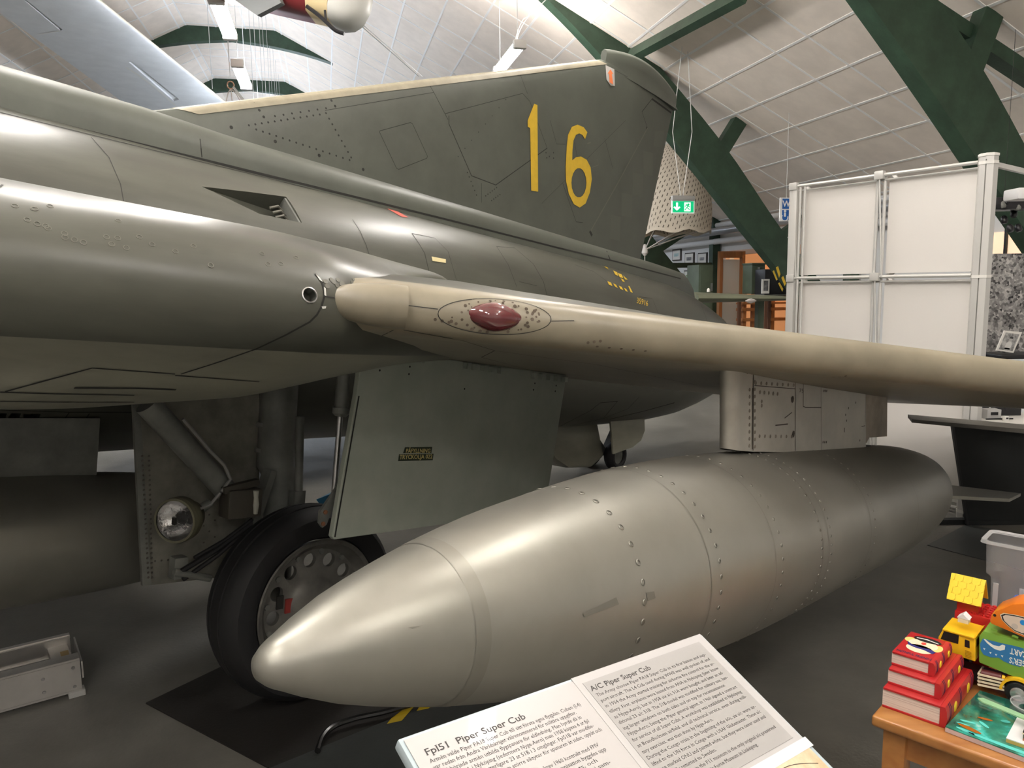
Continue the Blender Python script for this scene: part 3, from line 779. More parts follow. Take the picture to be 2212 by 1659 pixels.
# actuator
def ap(px, py, p): q = j_port(px, py, p); return jet(q.x, p, q.z)
act = jobj('door_actuator', MB().tube([ap(744, 772, 1.60), ap(737, 880, 1.60)], .024, 14), M_GEAR)
jobj('collar', MB().tube([ap(737, 880, 1.60), ap(736, 893, 1.60), ap(735, 900, 1.6)], [.030, .030, .018], 14), M_GEAR, act)
jobj('piston_rod', MB().tube([ap(735, 895, 1.60), ap(722, 1062, 1.60)], .010, 12), M_STEEL, act)
jobj('door_link', MB().prism([ap(*q, 1.64) for q in [(733, 1045), (722, 1062), (692, 1105), (690, 1130), (697, 1140), (706, 1133), (716, 1105), (731, 1070)]], -JY * .012), M_GEAR, act, smooth=0)
for q in ((702, 1106), (697, 1131)): jobj('bolt', MB().lathe(ap(*q, 1.64), JY, [(0, .008), (.006, .008)], 6), mat('rusty_bolt', (.22, .10, .05), .7), act, smooth=0)
# main leg
leg = jobj('main_gear_leg', MB().tube([jet(-3.92, 1.02, 1.0), jet(-3.92, 1.04, .36), jet(-3.90, 1.05, .30), jet(-3.89, 1.06, -.12)], [.075, .075, .062, .06], 20), M_GEAR)
for px, py in ((583, 971), (583, 917)):
    c = j_port(px, py, 1.02); jobj('chrome_band', MB().lathe(jet(-3.92, 1.02, c.z - .008), JZ, [(0, .079), (.016, .079)], 24), M_STEEL, leg)
jobj('axle', MB().tube([jet(-3.88, 1.0, -.185), jet(-3.875, 1.36, -.19)], .045, 14), M_GEAR, leg)
jobj('torque_link', MB().bar(jet(-3.98, 1.1, .35), jet(-4.06, 1.12, .12), .05, .03).bar(jet(-4.06, 1.12, .12), jet(-3.95, 1.1, -.05), .05, .03), M_GEAR, leg)
jobj('side_post', MB().tube([ap(648, 900, 1.15), ap(644, 1090, 1.15)], .018, 10).box(ap(642, 1075, 1.15), (.05, .04, .06), (JX, JY, JZ)), M_GEAR, leg)
jobj('valve', MB().tube([ap(553, 1060, 1.2), ap(553, 1075, 1.2), ap(553, 1090, 1.2), ap(552, 1110, 1.2)], [.012, .009, .012, .008], 10), mat('pale_valve', (.35, .35, .3), .5), leg)
jobj('brake_block', MB().box(ap(520, 1085, 1.15), (.14, .08, .11), (JX, JY, JZ)).bar(ap(480, 1060, 1.16), ap(558, 1040, 1.16), .035, .03), mat('dark_gear_block', (.05, .045, .035), .6), leg, bevel=.012)
strut = jobj('drag_strut', MB().tube([ap(318, 872, 1.10), ap(490, 1062, 1.10)], [.044, .042], 16), M_GEAR)
jobj('hose', MB().tube([ap(395, 905, 1.16), ap(430, 945, 1.16), ap(455, 975, 1.16), ap(485, 1005, 1.16), ap(498, 1035, 1.16), ap(478, 1062, 1.16)], .0065, 8), mat('grey_hose', (.22, .22, .21), .5), strut)
jobj('hose', MB().tube([ap(475, 1065, 1.17), ap(455, 1090, 1.17), ap(430, 1100, 1.17)], .0055, 8), mat('grey_hose', (.22, .22, .21), .5), strut)
for a, b, r in (((545, 1130), (385, 1238), .011), ((545, 1122), (420, 1205), .008), ((540, 1140), (395, 1252), .009)):
    p0, p1 = ap(*a, 1.13), ap(*b, 1.13); jobj('brake_hose', MB().tube([p0, p0.lerp(p1, .5) - JZ * .01, p1], r, 8), M_RUBBER, strut)
jobj('hose_bracket', MB().box(ap(385, 1225, 1.1), (.05, .05, .08), (JX, JY, JZ)).tube([ap(375, 1235, 1.13), ap(455, 1250, 1.13)], .014, 8), M_GEAR, strut, bevel=.006)
# inner plate door with landing light
PL = 1.0
plate = jobj('inner_gear_door', MB().prism([ap(*q, PL) for q in [(287, 868), (560, 850), (560, 1150), (520, 1215), (470, 1248), (395, 1256), (308, 1266)]], -JY * .015), mat('worn_grey_door_paint', (.20, .195, .165), .55, var=.25, scale=9), smooth=0)
jobj('flange', MB().prism([ap(*q, PL + .012) for q in [(287, 868), (302, 868), (327, 1263), (308, 1266)]], -JY * .012), M_GEAR, plate, smooth=0)
mb = MB()
for k in range(26):
    y = 985 + k * 10.5
    for x in (301 + (y - 868) * .052, 319 + (y - 868) * .025):
        c = ap(x, y, PL + .013); mb.lathe(c, JY, [(0, .0045), (.002, .003)], 8)
for k in range(9):
    mb.lathe(ap(335 + k * 14, 1212 - k * 1.2, PL), JY, [(0, .004), (.002, .003)], 8); mb.lathe(ap(440 + (k % 3) * 12, 1100 + k * 12, PL), JY, [(0, .004), (.002, .003)], 8)
tag(jobj('rivets', mb, mat('dull_rivet', (.09, .085, .07), .5), plate, smooth=0), kind='stuff')
lax = (-JX + JY * .62 - JZ * .02).normalized(); lo_ = ap(378, 1125, 1.16)
light = jobj('landing_light', MB().lathe(lo_, -lax, [(-.004, .072), (-.004, .080), (.012, .082), (.016, .074), (.018, .080), (.045, .080), (.055, .072), (.10, .055), (.115, .03)], 32, False, True), mat('khaki_light_housing', (.13, .125, .08), .5))
jobj('reflector', MB().lathe(lo_, -lax, [(.03, .005), (.022, .04), (.002, .0715)], 28, True, False), mat('light_reflector', (.7, .7, .7), .12, 1.0, bump=.4, bscale=30), light)
jobj('lens', MB().lathe(lo_, lax, [(.012, .004), (.010, .04), (.002, .072), (.0, .0725)], 28, True, False), mat('light_lens_glass', (1, 1, 1), .02, trans=1.0, bump=.5, bscale=60), light)
jobj('bulb_shield', MB().box(lo_ + lax * .0, (.02, .02, .025), (lax, JY, JZ)), M_DARK, light)
jobj('mount', MB().tube([lo_ - lax * .1, ap(455, 1085, 1.12)], [.02, .016], 10), M_GEAR, light)
# main wheel
WR = .382
WCZ = -.19
while jet(-3.875, 1.25, WCZ).z < WR + .0075: WCZ += .001
while jet(-3.875, 1.25, WCZ).z > WR + .0085: WCZ -= .001
WC = (-3.875, 1.25, WCZ)
def wp(da, p, du): return jet(WC[0] + da, WC[1] + p, WC[2] + du)
wheel = jobj('main_wheel', MB().lathe(wp(0, 0, 0), JY, [(-.06, .255), (-.095, .27), (-.108, .30), (-.104, .345), (-.08, .368), (-.05, .378), (-.035, .380), (-.033, .374), (-.027, .374), (-.025, .381), (0, .382), (.025, .381), (.027, .374), (.033, .374), (.035, .380), (.05, .378), (.08, .368), (.104, .345), (.108, .30), (.095, .27), (.06, .255)], 64, False, False), M_RUBBER, smooth=35)
rim = jobj('rim', MB().lathe(wp(0, 0, 0), JY, [(.038, .245), (.085, .256), (.098, .266), (.104, .262), (.098, .246), (.075, .235), (.055, .215), (.05, .12), (.062, .10), (.075, .085), (.080, .05), (.082, .01), (.030, .01), (.030, .12), (.038, .215)], 56, True, True), mat('wheel_alloy', (.16, .155, .14), .45, .4, var=.2, scale=12), wheel, smooth=40)
prof_r = [(.038, .245), (.085, .256), (.098, .266), (.104, .262), (.098, .246), (.075, .235), (.055, .215), (.05, .12), (.062, .10), (.075, .085), (.080, .05), (.082, .012), (.030, .012), (.030, .12), (.034, .215), (.038, .245)]
rim_new = obj('rim_tmp', MB().lathe(wp(0, 0, 0), JY, prof_r, 56, False, False), M_GEAR, wheel, smooth=40)
bmr = bmesh.new(); bmr.from_mesh(rim_new.data); bmesh.ops.remove_doubles(bmr, verts=bmr.verts, dist=1e-5); bmesh.ops.recalc_face_normals(bmr, faces=bmr.faces); bmr.to_mesh(rim.data); bmr.free(); bpy.data.objects.remove(rim_new)
holes = MB()
for k in range(12):
    t = 2 * math.pi * (k + .3) / 12; holes.lathe(wp(.175 * math.cos(t), 0, .175 * math.sin(t)), JY, [(0, .028), (.09, .028)], 18)
bool_cut(rim, holes)
for k in range(12):
    t = 2 * math.pi * (k + .3) / 12
    t += math.pi / 12; jobj('wheel_nut', MB().lathe(wp(.205 * math.cos(t), .052, .205 * math.sin(t)), JY, [(0, .011), (.01, .011)], 6), M_GEAR, wheel, smooth=0)
jobj('red_tag', MB().box(wp(-.10, .056, .01), (.05, .008, .055), (JX, JY, JZ)), mat('red_paint_tag', (.25, .03, .025), .5), wheel, smooth=0)
jobj('plate', MB().box(wp(-.15, .056, .03), (.028, .008, .05), (JX, JY, JZ)), M_DARK, wheel, smooth=0)
# tail wheels with leg and door
for s in (.13, -.13):
    tw = jobj('tail_wheel', MB().lathe(jet(0.0 + .02 * s, s, .128), JY, [(-.035, .07), (-.05, .085), (-.05, .105), (-.03, .125), (0, .129), (.03, .125), (.05, .105), (.05, .085), (.035, .07)], 32, False, False), M_RUBBER)
    jobj('hub', MB().lathe(jet(.02 * s, s, .128), JY, [(-.03, .072), (-.028, .02), (.028, .02), (.03, .072)], 24), M_GEAR, tw)
jobj('tail_gear_leg', MB().tube([jet(.0, -.15, .13), jet(0, .15, .13)], .022, 10).bar(jet(.0, 0, .13), jet(-.35, 0, .42), .07, .05).bar(jet(.02, 0, .14), jet(.25, 0, .5), .05, .04), M_GEAR)
jobj('tail_bumper', MB().prism([jet(a, .10, u) for a, u in [(-1.2, .50), (-.3, .50), (-.12, .12), (-.3, .03), (-.62, .04), (-.8, .12)]], -JY * .2), M_UNDER, bevel=.03)
tdoor = [j_port(*q, .26) for q in [(1318, 906), (1392, 891), (1393, 930), (1385, 951), (1367, 966), (1325, 981), (1322, 940)]]
jobj('tail_gear_door', MB().prism([jet(q.x, .26, q.z) for q in tdoor], -JY * .015), M_UNDER, smooth=0)
mb = MB(); LF2 = lambda pts, w=.006: marks_line(mb, bvh_of(fus), cbs(pts, 1180, 820, 4.809), w)
LF2([(150, 480), (460, 320), (560, 240), (740, 225)], .008); LF2([(740, 225), (600, 390)], .006); LF2([(965, 180), (850, 300), (600, 400), (200, 490)], .006); LF2([(1330, 240), (1000, 330), (660, 410)], .012)
jobj('belly_seams', mb, M_DARK, fus, smooth=0, recalc=False)
# belly louvres
T_F2 = bvh_of(fus)
LOUV = ([(0, 893), (15, 893), (3, 925), (0, 925)], [(22, 893), (46, 893), (30, 926), (8, 926)], [(50, 894), (88, 894), (72, 926), (54, 926)], [(0, 950), (70, 949), (58, 960), (0, 964)], [(155, 931), (177, 930), (165, 944), (130, 970), (113, 968)])
lv = MB()
for q in LOUV: lv.prism(*px_prism(T_F2, q, .02, .06))
bool_cut(fus, lv)
mb = MB(); LB = lambda pts, w=.004: marks_line(mb, T_F2, pts, w)
LB([(150, 890), (120, 930), (75, 975)]); LB([(193, 893), (170, 925)]); LB([(0, 885), (150, 890), (290, 890)]); jobj('belly_lines', mb, M_DARK, fus, smooth=0, recalc=False)
# pylon
M_PYL = mat('bare_pylon_metal', (0.38, 0.365, 0.32), 0.42, 0.35, var=.14, scale=5, rvar=.1)
PP = 2.805
def py_(px, py, p=PP): q = j_port(px, py, p + .03); return (q.x, q.z)
def slab(pts, hw, name, m, parent=None, **k):
    poly = [py_(*cb(*q, 1412, 500, K)) for q in pts]
    return jobj(name, MB().prism([jet(a, PP + hw, u) for a, u in poly], -JY * 2 * hw), m, parent, **k)
pyl = slab([(520, 760), (1268, 900), (1268, 1285), (1240, 1300), (1000, 1315), (840, 1318), (590, 1315), (520, 1310)], .03, 'pylon', M_PYL, smooth=0)
fr0, fr1 = py_(*cb(520, 760, 1412, 500, K)), py_(*cb(520, 1310, 1412, 500, K))
n0, n1 = py_(*cb(483, 760, 1412, 500, K)), py_(*cb(478, 1304, 1412, 500, K))
rings = [[jet(f_[0] + (n_[0] - f_[0]) * math.sin(t), PP + .03 * math.cos(t), f_[1] + (n_[1] - f_[1]) * math.sin(t)) for t in [math.pi * k / 12 for k in range(13)]] for f_, n_ in ((fr0, n0), (fr1, n1))]
jobj('pylon_nose', MB().loft(rings, False).add([jet(fr1[0] + (n1[0] - fr1[0]) * math.sin(t), PP + .03 * math.cos(t), fr1[1]) for t in [math.pi * k / 12 for k in range(13)]], [tuple(range(13))]), M_PYL, pyl, smooth=50)
slab([(1268, 900), (1408, 930), (1405, 1225), (1300, 1233), (1285, 1262), (1262, 1285), (1250, 1285)], .022, 'pylon_fairing', mat('stained_pylon_metal', (.24, .20, .15), .5, .3, var=.3, scale=6), pyl, smooth=0)
jobj('sway_foot', MB().bar(jet(py_(1868, 966)[0], PP, py_(1868, 966)[1]), jet(py_(1884, 962)[0], PP, py_(1884, 962)[1] - .01), .05, .02), M_DARK, pyl)
T_PYL = bvh_of(pyl); mb = MB(); PY = (1412, 500, K); LP = lambda pts, w=.004: marks_line(mb, T_PYL, cbs(pts, *PY), w)
LP([(595, 820), (592, 1308)], .005); LP([(845, 870), (845, 1310)], .003); LP([(600, 920), (845, 940)], .0025); LP([(892, 885), (892, 1045), (905, 1050), (998, 1052)], .003); LP([(998, 905), (1000, 1310)], .0025)
LP([(590, 935), (588, 1300)], .006); LP([(1265, 960), (1262, 1160), (1240, 1165)], .003)
for x, y in ((1162, 1055), (1150, 1130), (1145, 1095), (1015, 952), (1023, 952), (1032, 952), (1010, 1258), (1020, 1258), (1030, 1258), (1205, 1022), (1230, 1248)): marks_dot(mb, T_PYL, *cb(x, y, *PY), .005)
marks_line(mb, T_PYL, cbs([(1137, 1172), (1137, 1200)], *PY), .008); marks_line(mb, T_PYL, cbs([(725, 1158), (800, 1150)], *PY), .004); marks_line(mb, T_PYL, cbs([(780, 1115), (825, 1080)], *PY), .003)
for x, y in ((828, 1003), (833, 1210)): marks_dot(mb, T_PYL, *cb(x, y, *PY), .012)
jobj('pylon_seams', mb, mat('brown_seam', (.05, .04, .03), .7), pyl, smooth=0, recalc=False)
mb = MB()
def rivs(a, b, n):
    for k in range(n):
        h = hit(T_PYL, *cb(a[0] + (b[0] - a[0]) * k / (n - 1), a[1] + (b[1] - a[1]) * k / (n - 1), *PY))
        if h: mb.lathe(h[0], h[1], [(0, .006), (.0015, .005)], 8)
rivs((604, 900), (604, 1285), 10); rivs((573, 945), (571, 1280), 9); rivs((610, 905), (835, 918), 8); rivs((635, 960), (740, 970), 5); rivs((632, 1223), (825, 1225), 7); rivs((560, 840), (640, 850), 4); rivs((645, 1015), (645, 1040), 2)
tag(jobj('rivets', mb, mat('dull_pylon_rivet', (.16, .14, .11), .5), pyl), kind='stuff')
mb = MB(); text_px(mb, T_PYL, '75', cbs([(865, 938), (890, 940), (890, 962), (865, 960)], *PY)); jobj('pylon_number', mb, M_DARK, pyl, smooth=0, recalc=False)

# tank: seam rings, rivets, end plug
T_TANK = bvh_of(tank_body)
xs_t, ys_t = np.array(TS), np.array(TR)
def ring_line(x, w, amp=0.0):
    pts = []
    mb_ = MB(); n = 96; r = None
    rr = [tank_prof(x - w / 2), tank_prof(x + w / 2)]
    A = [[jet(TANK_O[0] + x + s * w / 2, TANK_O[1] + (q + .0006) * math.sin(t), TANK_O[2] + (q + .0006) * math.cos(t)) for t in [2 * math.pi * k / n for k in range(n)]] for s, q in ((-1, rr[0]), (1, rr[1]))]
    return mb_.loft(A, True)
M_SEAM = mat('tank_seam_dull', (.255, .248, .216), .42, .6)
for x, w in ((.34, .030), (.98, .004), (1.30, .004), (1.63, .005), (1.68, .005), (2.10, .006), (2.75, .005)): obj('weld_seam', ring_line(x, w), M_SEAM, tank_t, smooth=60, recalc=False)
mb = MB()
for x, n, r in ((.74, 34, .0075), (1.02, 44, .006), (1.34, 48, .005), (1.62, 64, .0045), (1.70, 64, .0045), (2.15, 60, .004)):
    q = tank_prof(x)
    for k in range(n):
        t = 2 * math.pi * k / n; nn = JY * math.sin(t) + JZ * math.cos(t)
        mb.lathe(jet(TANK_O[0] + x, TANK_O[1], TANK_O[2]) + nn * (q + .0002), nn, [(0, r), (.0014, r * .85), (.0014, r * .6)], 9, False, False)
tag(obj('rivets', mb, M_SEAM, tank_t, smooth=50), kind='stuff')
mb = MB()
for q in ([(1258, 1325), (1330, 1290), (1336, 1305), (1262, 1333)], [(1395, 1280), (1412, 1277), (1415, 1292), (1398, 1298)], [(880, 1355), (900, 1353), (914, 1351), (890, 1358)]): marks_shape(mb, T_TANK, [q], .0015)
obj('smudges', mb, mat('tank_smudge', (.21, .205, .178), .5, .5), tank_t, smooth=0, recalc=False)

# belly tank with pylon
bt, btb = tank((-7.6, .50, .03), 'drop_tank', 'drop tank slung under the jet fuselage belly', None, M_TANK)
jobj('belly_pylon', MB().prism([jet(a, .54, u) for a, u in [(-6.6, .22), (-6.6, .5), (-4.42, .5), (-4.42, .24)]], -JY * .08), M_GEAR, smooth=0)

# ================================================================== ROOM FITTINGS
UP = Vector((0, 0, 1))
# frame posts, ties and braces at the right-hand aisle
for i, v in enumerate(FRAMES[:5]):
    mb = MB()
    mb.bar(hall(WALL_U - .12, v + FW / 2, 0), hall(WALL_U - .12, v + FW / 2, 2.95), .16, .16, up=HV)
    mb.bar(hall(6.55, v + FW / 2, 1.98), hall(WALL_U - .05, v + FW / 2, 1.98), .10, .10)
    mb.bar(hall(6.45, v + FW / 2, 2.2), hall(7.75, v + FW / 2, 3.0), .12, .14, up=HV)
    struct('trim_%d' % (20 + i), mb, M_GREEN, smooth=0)
# short struts from the arch up to the ceiling
for i, (v, px0, px1) in enumerate(((10.1, (1596, 262), (1545, 345)), (5.78, (2135, 30), (2085, 165)))):
    b_ = at_v(*px1, v + .1); t_ = at_v(*px0, v + .1)
    struct('trim_%d' % (30 + i), MB().bar(b_, t_, .20, .15, up=HV), M_GREEN, smooth=0)
p0, p1 = at_v(1995, 15, 5.95), at_v(2260, 190, 5.95)
struct('trim_32', MB().bar(p0, p1, .12, .16, up=HV), M_GREEN, smooth=0)
def on_ceil(px, py, lift=0.12):
    n = hall(sn, 0, cs); return on_plane(px, py, hall(4.67, 9.436, 4.576 - lift), n)
q0, q1 = on_ceil(1362, 122, .30), on_ceil(1610, -14, .30)
struct('trim_33', MB().bar(q0, q1, .10, .16, up=hall(sn, 0, cs)), M_GREEN, smooth=0)
for i, (v, q) in enumerate(((10.1, [(1545, 322), (1578, 345), (1592, 400), (1560, 372)]), (5.78, [(2102, 152), (2114, 146), (2128, 195), (2112, 180)]))):
    struct('trim_%d' % (40 + i), MB().prism([at_v(*p, v + .02) for p in q], HV * .14), M_GREEN, smooth=0)
# hazard stripes at the foot of the nearer leg
for k, q in enumerate(([(1676, 578), (1681, 575), (1686, 592), (1683, 600)], [(1669, 586), (1672, 584), (1680, 604), (1677, 606)], [(1688, 600), (1692, 596), (1698, 612), (1695, 618)], [(1681, 612), (1684, 610), (1692, 624), (1690, 630)])):
    tag(obj('hazard_stripe', MB().prism([at_v(*p, 10.095) for p in q], HV * .003), M_YELLOW, bpy.data.objects['trim_2'], smooth=0))
# pipes along the right wall below the ceiling
M_PIPE = mat('galvanised_pipe', (.45, .46, .48), .35, .7); M_WPIPE = mat('white_duct_paint', (.7, .7, .7), .5)
for u, z, r, m, lab in ((7.55, 2.62, .075, M_PIPE, 'galvanised pipe running under the ceiling along the wall'), (7.80, 2.45, .06, M_WPIPE, 'white duct below the galvanised pipe on the wall'), (7.85, 2.78, .05, M_WPIPE, 'thin white duct tucked under the ceiling edge')):
    solo('pipe', MB().tube([hall(u, 8.5, z), hall(u, 30, z)], r, 14), m, lab, 'pipe')
# pictures on the wall
M_FR = mat('dark_picture_frame', (.06, .055, .05), .4); M_MATB = mat('picture_mount', (.75, .74, .7), .7)
def picture(px0, py0, px1, py1, inner_col, lab, col2=None):
    a, b, c, d = [at_u(x, y, WALL_U - .03) for x, y in ((px0, py1), (px1, py1), (px1, py0), (px0, py0))]
    ha, hc_ = to_hall(a), to_hall(c)
    v0, v1 = sorted((to_hall(a).y, to_hall(b).y)); z0, z1 = sorted((ha.z, hc_.z))
    t = thing('framed_picture', lab, 'picture', hall(WALL_U - .02, (v0 + v1) / 2, z0), 'framed pictures on the white wall')
    def rect(e, u, th): return MB().prism([hall(u, v0 + e, z0 + e), hall(u, v1 - e, z0 + e), hall(u, v1 - e, z1 - e), hall(u, v0 + e, z1 - e)], HU * th)
    obj('frame', rect(0, WALL_U - .03, .03), M_FR, t, smooth=0)
    obj('mount', rect(.025, WALL_U - .034, .006), M_MATB, t, smooth=0)
    obj('print', rect(.10, WALL_U - .037, .004), mat('print_' + lab[:20], inner_col, .6, col2=col2, scale=14, var=0 if col2 else .2), t, smooth=0)
picture(1479, 545, 1498, 573, (.10, .10, .11), 'framed dark photograph of an aircraft on the wall', (.3, .3, .3))
picture(1507, 545, 1526, 573, (.13, .13, .14), 'framed grey photograph with two aircraft on the wall', (.4, .4, .4))
picture(1452, 537, 1470, 564, (.25, .42, .45), 'framed pale teal picture beside the dark photograph', (.5, .6, .6))
picture(1477, 583, 1503, 624, (.35, .45, .5), 'framed landscape picture hung below the dark photograph', (.25, .33, .12))
picture(1505, 589, 1518, 626, (.5, .5, .45), 'narrow wood framed picture beside the landscape picture', (.35, .3, .2))
# warm lit room behind the door opening
M_PEACH = mat('peach_room_wall', (.85, .60, .42), .8); M_PINE2 = mat('varnished_pine', (.36, .15, .05), .4, var=.2, scale=7, stretch=(1, 1, .15))
mb = MB(); mb.prism([hall(11.2, DO0 - 2.6, 0), hall(11.2, DO1 + 1.5, 0), hall(11.2, DO1 + 1.5, 2.8), hall(11.2, DO0 - 2.6, 2.8)], HU * .1)
mb.prism([hall(WALL_U + .18, DO1 + 1.5, 0), hall(11.3, DO1 + 1.5, 0), hall(11.3, DO1 + 1.5, 2.8), hall(WALL_U + .18, DO1 + 1.5, 2.8)], HV * .1)
mb.prism([hall(WALL_U + .18, DO0 - 2.6, 0), hall(11.3, DO0 - 2.6, 0), hall(11.3, DO0 - 2.6, 2.8), hall(WALL_U + .18, DO0 - 2.6, 2.8)], -HV * .1)
mb.prism([hall(WALL_U + .18, DO0 - 2.7, 2.8), hall(11.3, DO0 - 2.7, 2.8), hall(11.3, DO1 + 1.6, 2.8), hall(WALL_U + .18, DO1 + 1.6, 2.8)], UP * .1)
struct('wall_side_room', mb, M_PEACH, smooth=0)
t = thing('ceiling_lamp', 'warm lit lamp on the ceiling of the side room', 'lamp', hall(9.6, 12.6, 2.6))
obj('lamp_glass', MB().lathe(hall(9.6, 12.6, 2.62), UP, [(0, .02), (.02, .18), (.08, .22), (.12, .22)], 20), mat('warm_lamp_glass', (1, .8, .6), .5, emit=(1, .72, .45), estr=110.0), t)
obj('lamp_base', MB().lathe(hall(9.6, 12.6, 2.74), UP, [(0, .14), (.06, .14)], 16), M_FIX, t)
mb = MB()
for v in (DO0 + .05, DO1 - .05): mb.bar(hall(WALL_U - .02, v, 0), hall(WALL_U - .02, v, DOZ), .09, .1, up=HV)
mb.bar(hall(WALL_U - .02, DO0, DOZ - .04), hall(WALL_U - .02, DO1, DOZ - .04), .1, .09); struct('trim_50', mb, mat('pale_peach_door_trim', (.75, .50, .36), .6), smooth=0)
# pine framed glazed door standing open in front of the wall
DV = 12.9
def dpt(px, py): return at_v(px, py, DV)
dtop = dpt(1552, 543).z
lft, rgt = to_hall(dpt(1551, 600)).x, to_hall(dpt(1607, 600)).x
dr = struct('door_1', MB().bar(hall(lft + .04, DV, 0), hall(lft + .04, DV, dtop), .10, .06, up=HU).bar(hall(rgt - .04, DV, 0), hall(rgt - .04, DV, dtop), .10, .06, up=HU).bar(hall(lft, DV, dtop - .06), hall(rgt, DV, dtop - .06), .06, .12).bar(hall(lft, DV, .15), hall(rgt, DV, .15), .06, .30), M_PINE2, smooth=0)
obj('glass_pane', MB().box(hall((lft + rgt) / 2, DV, dtop / 2), (rgt - lft - .2, .008, dtop - .3), (HU, HV, UP)), mat('frosted_pale_glass', (.62, .72, .74), .3, trans=.4), dr, smooth=0)
# tall cabinets and boards standing behind the jet
def standing(name, px0, px1, pytop, v, dep, m, lab, cat, extra=None):
    a, b = to_hall(at_v(px0, pytop, v)), to_hall(at_v(px1, pytop, v))
    c = hall((a.x + b.x) / 2, v + dep / 2, 0)
    t = thing(name, lab, cat, c)
    W = abs(b.x - a.x); H_ = a.z
    obj('body', MB().box(c + UP * H_ / 2, (W, dep, H_), (HU, HV, UP)), m, t, bevel=.01)
    obj('door', MB().box(c + UP * (H_ / 2) - HV * (dep / 2 + .01), (W - .04, .02, H_ - .06), (HU, HV, UP)), m, t, bevel=.004)
    obj('handle', MB().box(c + UP * (H_ * .8) + HU * W * .35 - HV * (dep / 2 + .03), (.03, .03, .14), (HU, HV, UP)), M_STEEL, t, bevel=.005)
    return t, c, W, H_
M_MILG = mat('military_green_metal', (.075, .10, .065), .5, var=.15, scale=4)
standing('metal_cabinet', 1510, 1541, 572, 12.2, .45, M_MILG, 'military green metal cabinet below the wall pictures', 'cabinet')
ca_, cb_ = to_hall(at_v(1616, 568, 11.6)), to_hall(at_v(1642, 632, 11.6)); cz_ = to_hall(at_v(1642, 636, 11.4)).z
cc_ = hall((ca_.x + cb_.x) / 2, 11.62, cz_)
t = thing('green_crate', 'green wooden box beside the black display case', 'box', cc_)
obj('body', MB().box(cc_ + UP * ((ca_.z - cz_) / 2), (cb_.x - ca_.x, .3, ca_.z - cz_ - .02), (HU, HV, UP)), M_MILG, t, bevel=.01)
obj('lid', MB().box(cc_ + UP * (ca_.z - cz_ - .02), (cb_.x - ca_.x + .02, .32, .03), (HU, HV, UP)), M_MILG, t, bevel=.005)
obj('latch', MB().box(cc_ + UP * ((ca_.z - cz_) * .8) - HV * .155, (.04, .012, .06), (HU, HV, UP)), M_STEEL, t)
M_BLACK = mat('black_plastic', (.012, .012, .014), .35)
a, b = to_hall(at_v(1642, 582, 11.2)), to_hall(at_v(1692, 638, 11.2))
c = hall((a.x + b.x) / 2, 11.2, 0)
t = thing('display_case', 'black display case with a portrait card in front', 'display', c)
obj('screen', MB().box(c + UP * ((a.z + b.z) / 2), (b.x - a.x, .3, a.z - b.z), (HU, HV, UP)), M_BLACK, t, bevel=.01)
obj('case_frame', MB().box(c + UP * (b.z + .012), (b.x - a.x + .02, .31, .02), (HU, HV, UP)), M_GEAR, t)
bl_, br_ = ca_.x - .06, b.x + .15
bench = thing('high_bench', 'brown high bench carrying the green box and black case', 'bench', hall((bl_ + br_) / 2, 11.4, 0))
M_BRN = mat('brown_bench_wood', (.12, .055, .03), .5)
obj('bench_top', MB().box(hall((bl_ + br_) / 2, 11.4, cz_ - .045), (br_ - bl_, .9, .05), (HU, HV, UP)), M_BRN, bench, bevel=.006)
for u_ in (bl_ + .03, br_ - .03):
    for v_ in (11.0, 11.8): obj('leg', MB().box(hall(u_, v_, (cz_ - .055) / 2), (.05, .05, cz_ - .055), (HU, HV, UP)), M_BRN, bench, smooth=0)
pa, pb = to_hall(at_v(1646, 603, 10.95)), to_hall(at_v(1661, 634, 10.95))
pc = hall((pa.x + pb.x) / 2, 10.95, 0)
t = thing('photo_card', 'white card with a small dark portrait in front of the black case', 'photograph', pc + UP * pb.z)
obj('card', MB().box(pc + UP * ((pa.z + pb.z) / 2), (pb.x - pa.x, .02, pa.z - pb.z), (HU, HV, UP)), M_MATB, t, smooth=0)
obj('portrait', MB().box(pc + UP * ((pa.z + pb.z) / 2 + .01) - HV * .012, ((pb.x - pa.x) * .6, .004, (pa.z - pb.z) * .7), (HU, HV, UP)), mat('portrait_print', (.25, .25, .26), .6, col2=(.03, .03, .03), scale=12), t, smooth=0)
# pine shelving by the side-room opening
t = thing('pine_shelf', 'varnished pine shelf rack with upright posts by the lit room', 'shelf', hall(6.8, 12.3, 0))
sv = 12.3
for px in (1607, 1626, 1668):
    u = to_hall(at_v(px, 680, sv)).x; obj('post', MB().box(hall(u, sv, .72), (.06, .06, 1.44), (HU, HV, UP)), M_PINE2, t, smooth=0)
for py, th in ((668, .05), (690, .05), (655, .03)):
    z = to_hall(at_v(1640, py, sv)).z; obj('shelf_board', MB().box(hall(to_hall(at_v(1648, py, sv)).x, sv, z), (.95, .22, th), (HU, HV, UP)), M_PINE2, t, smooth=0)
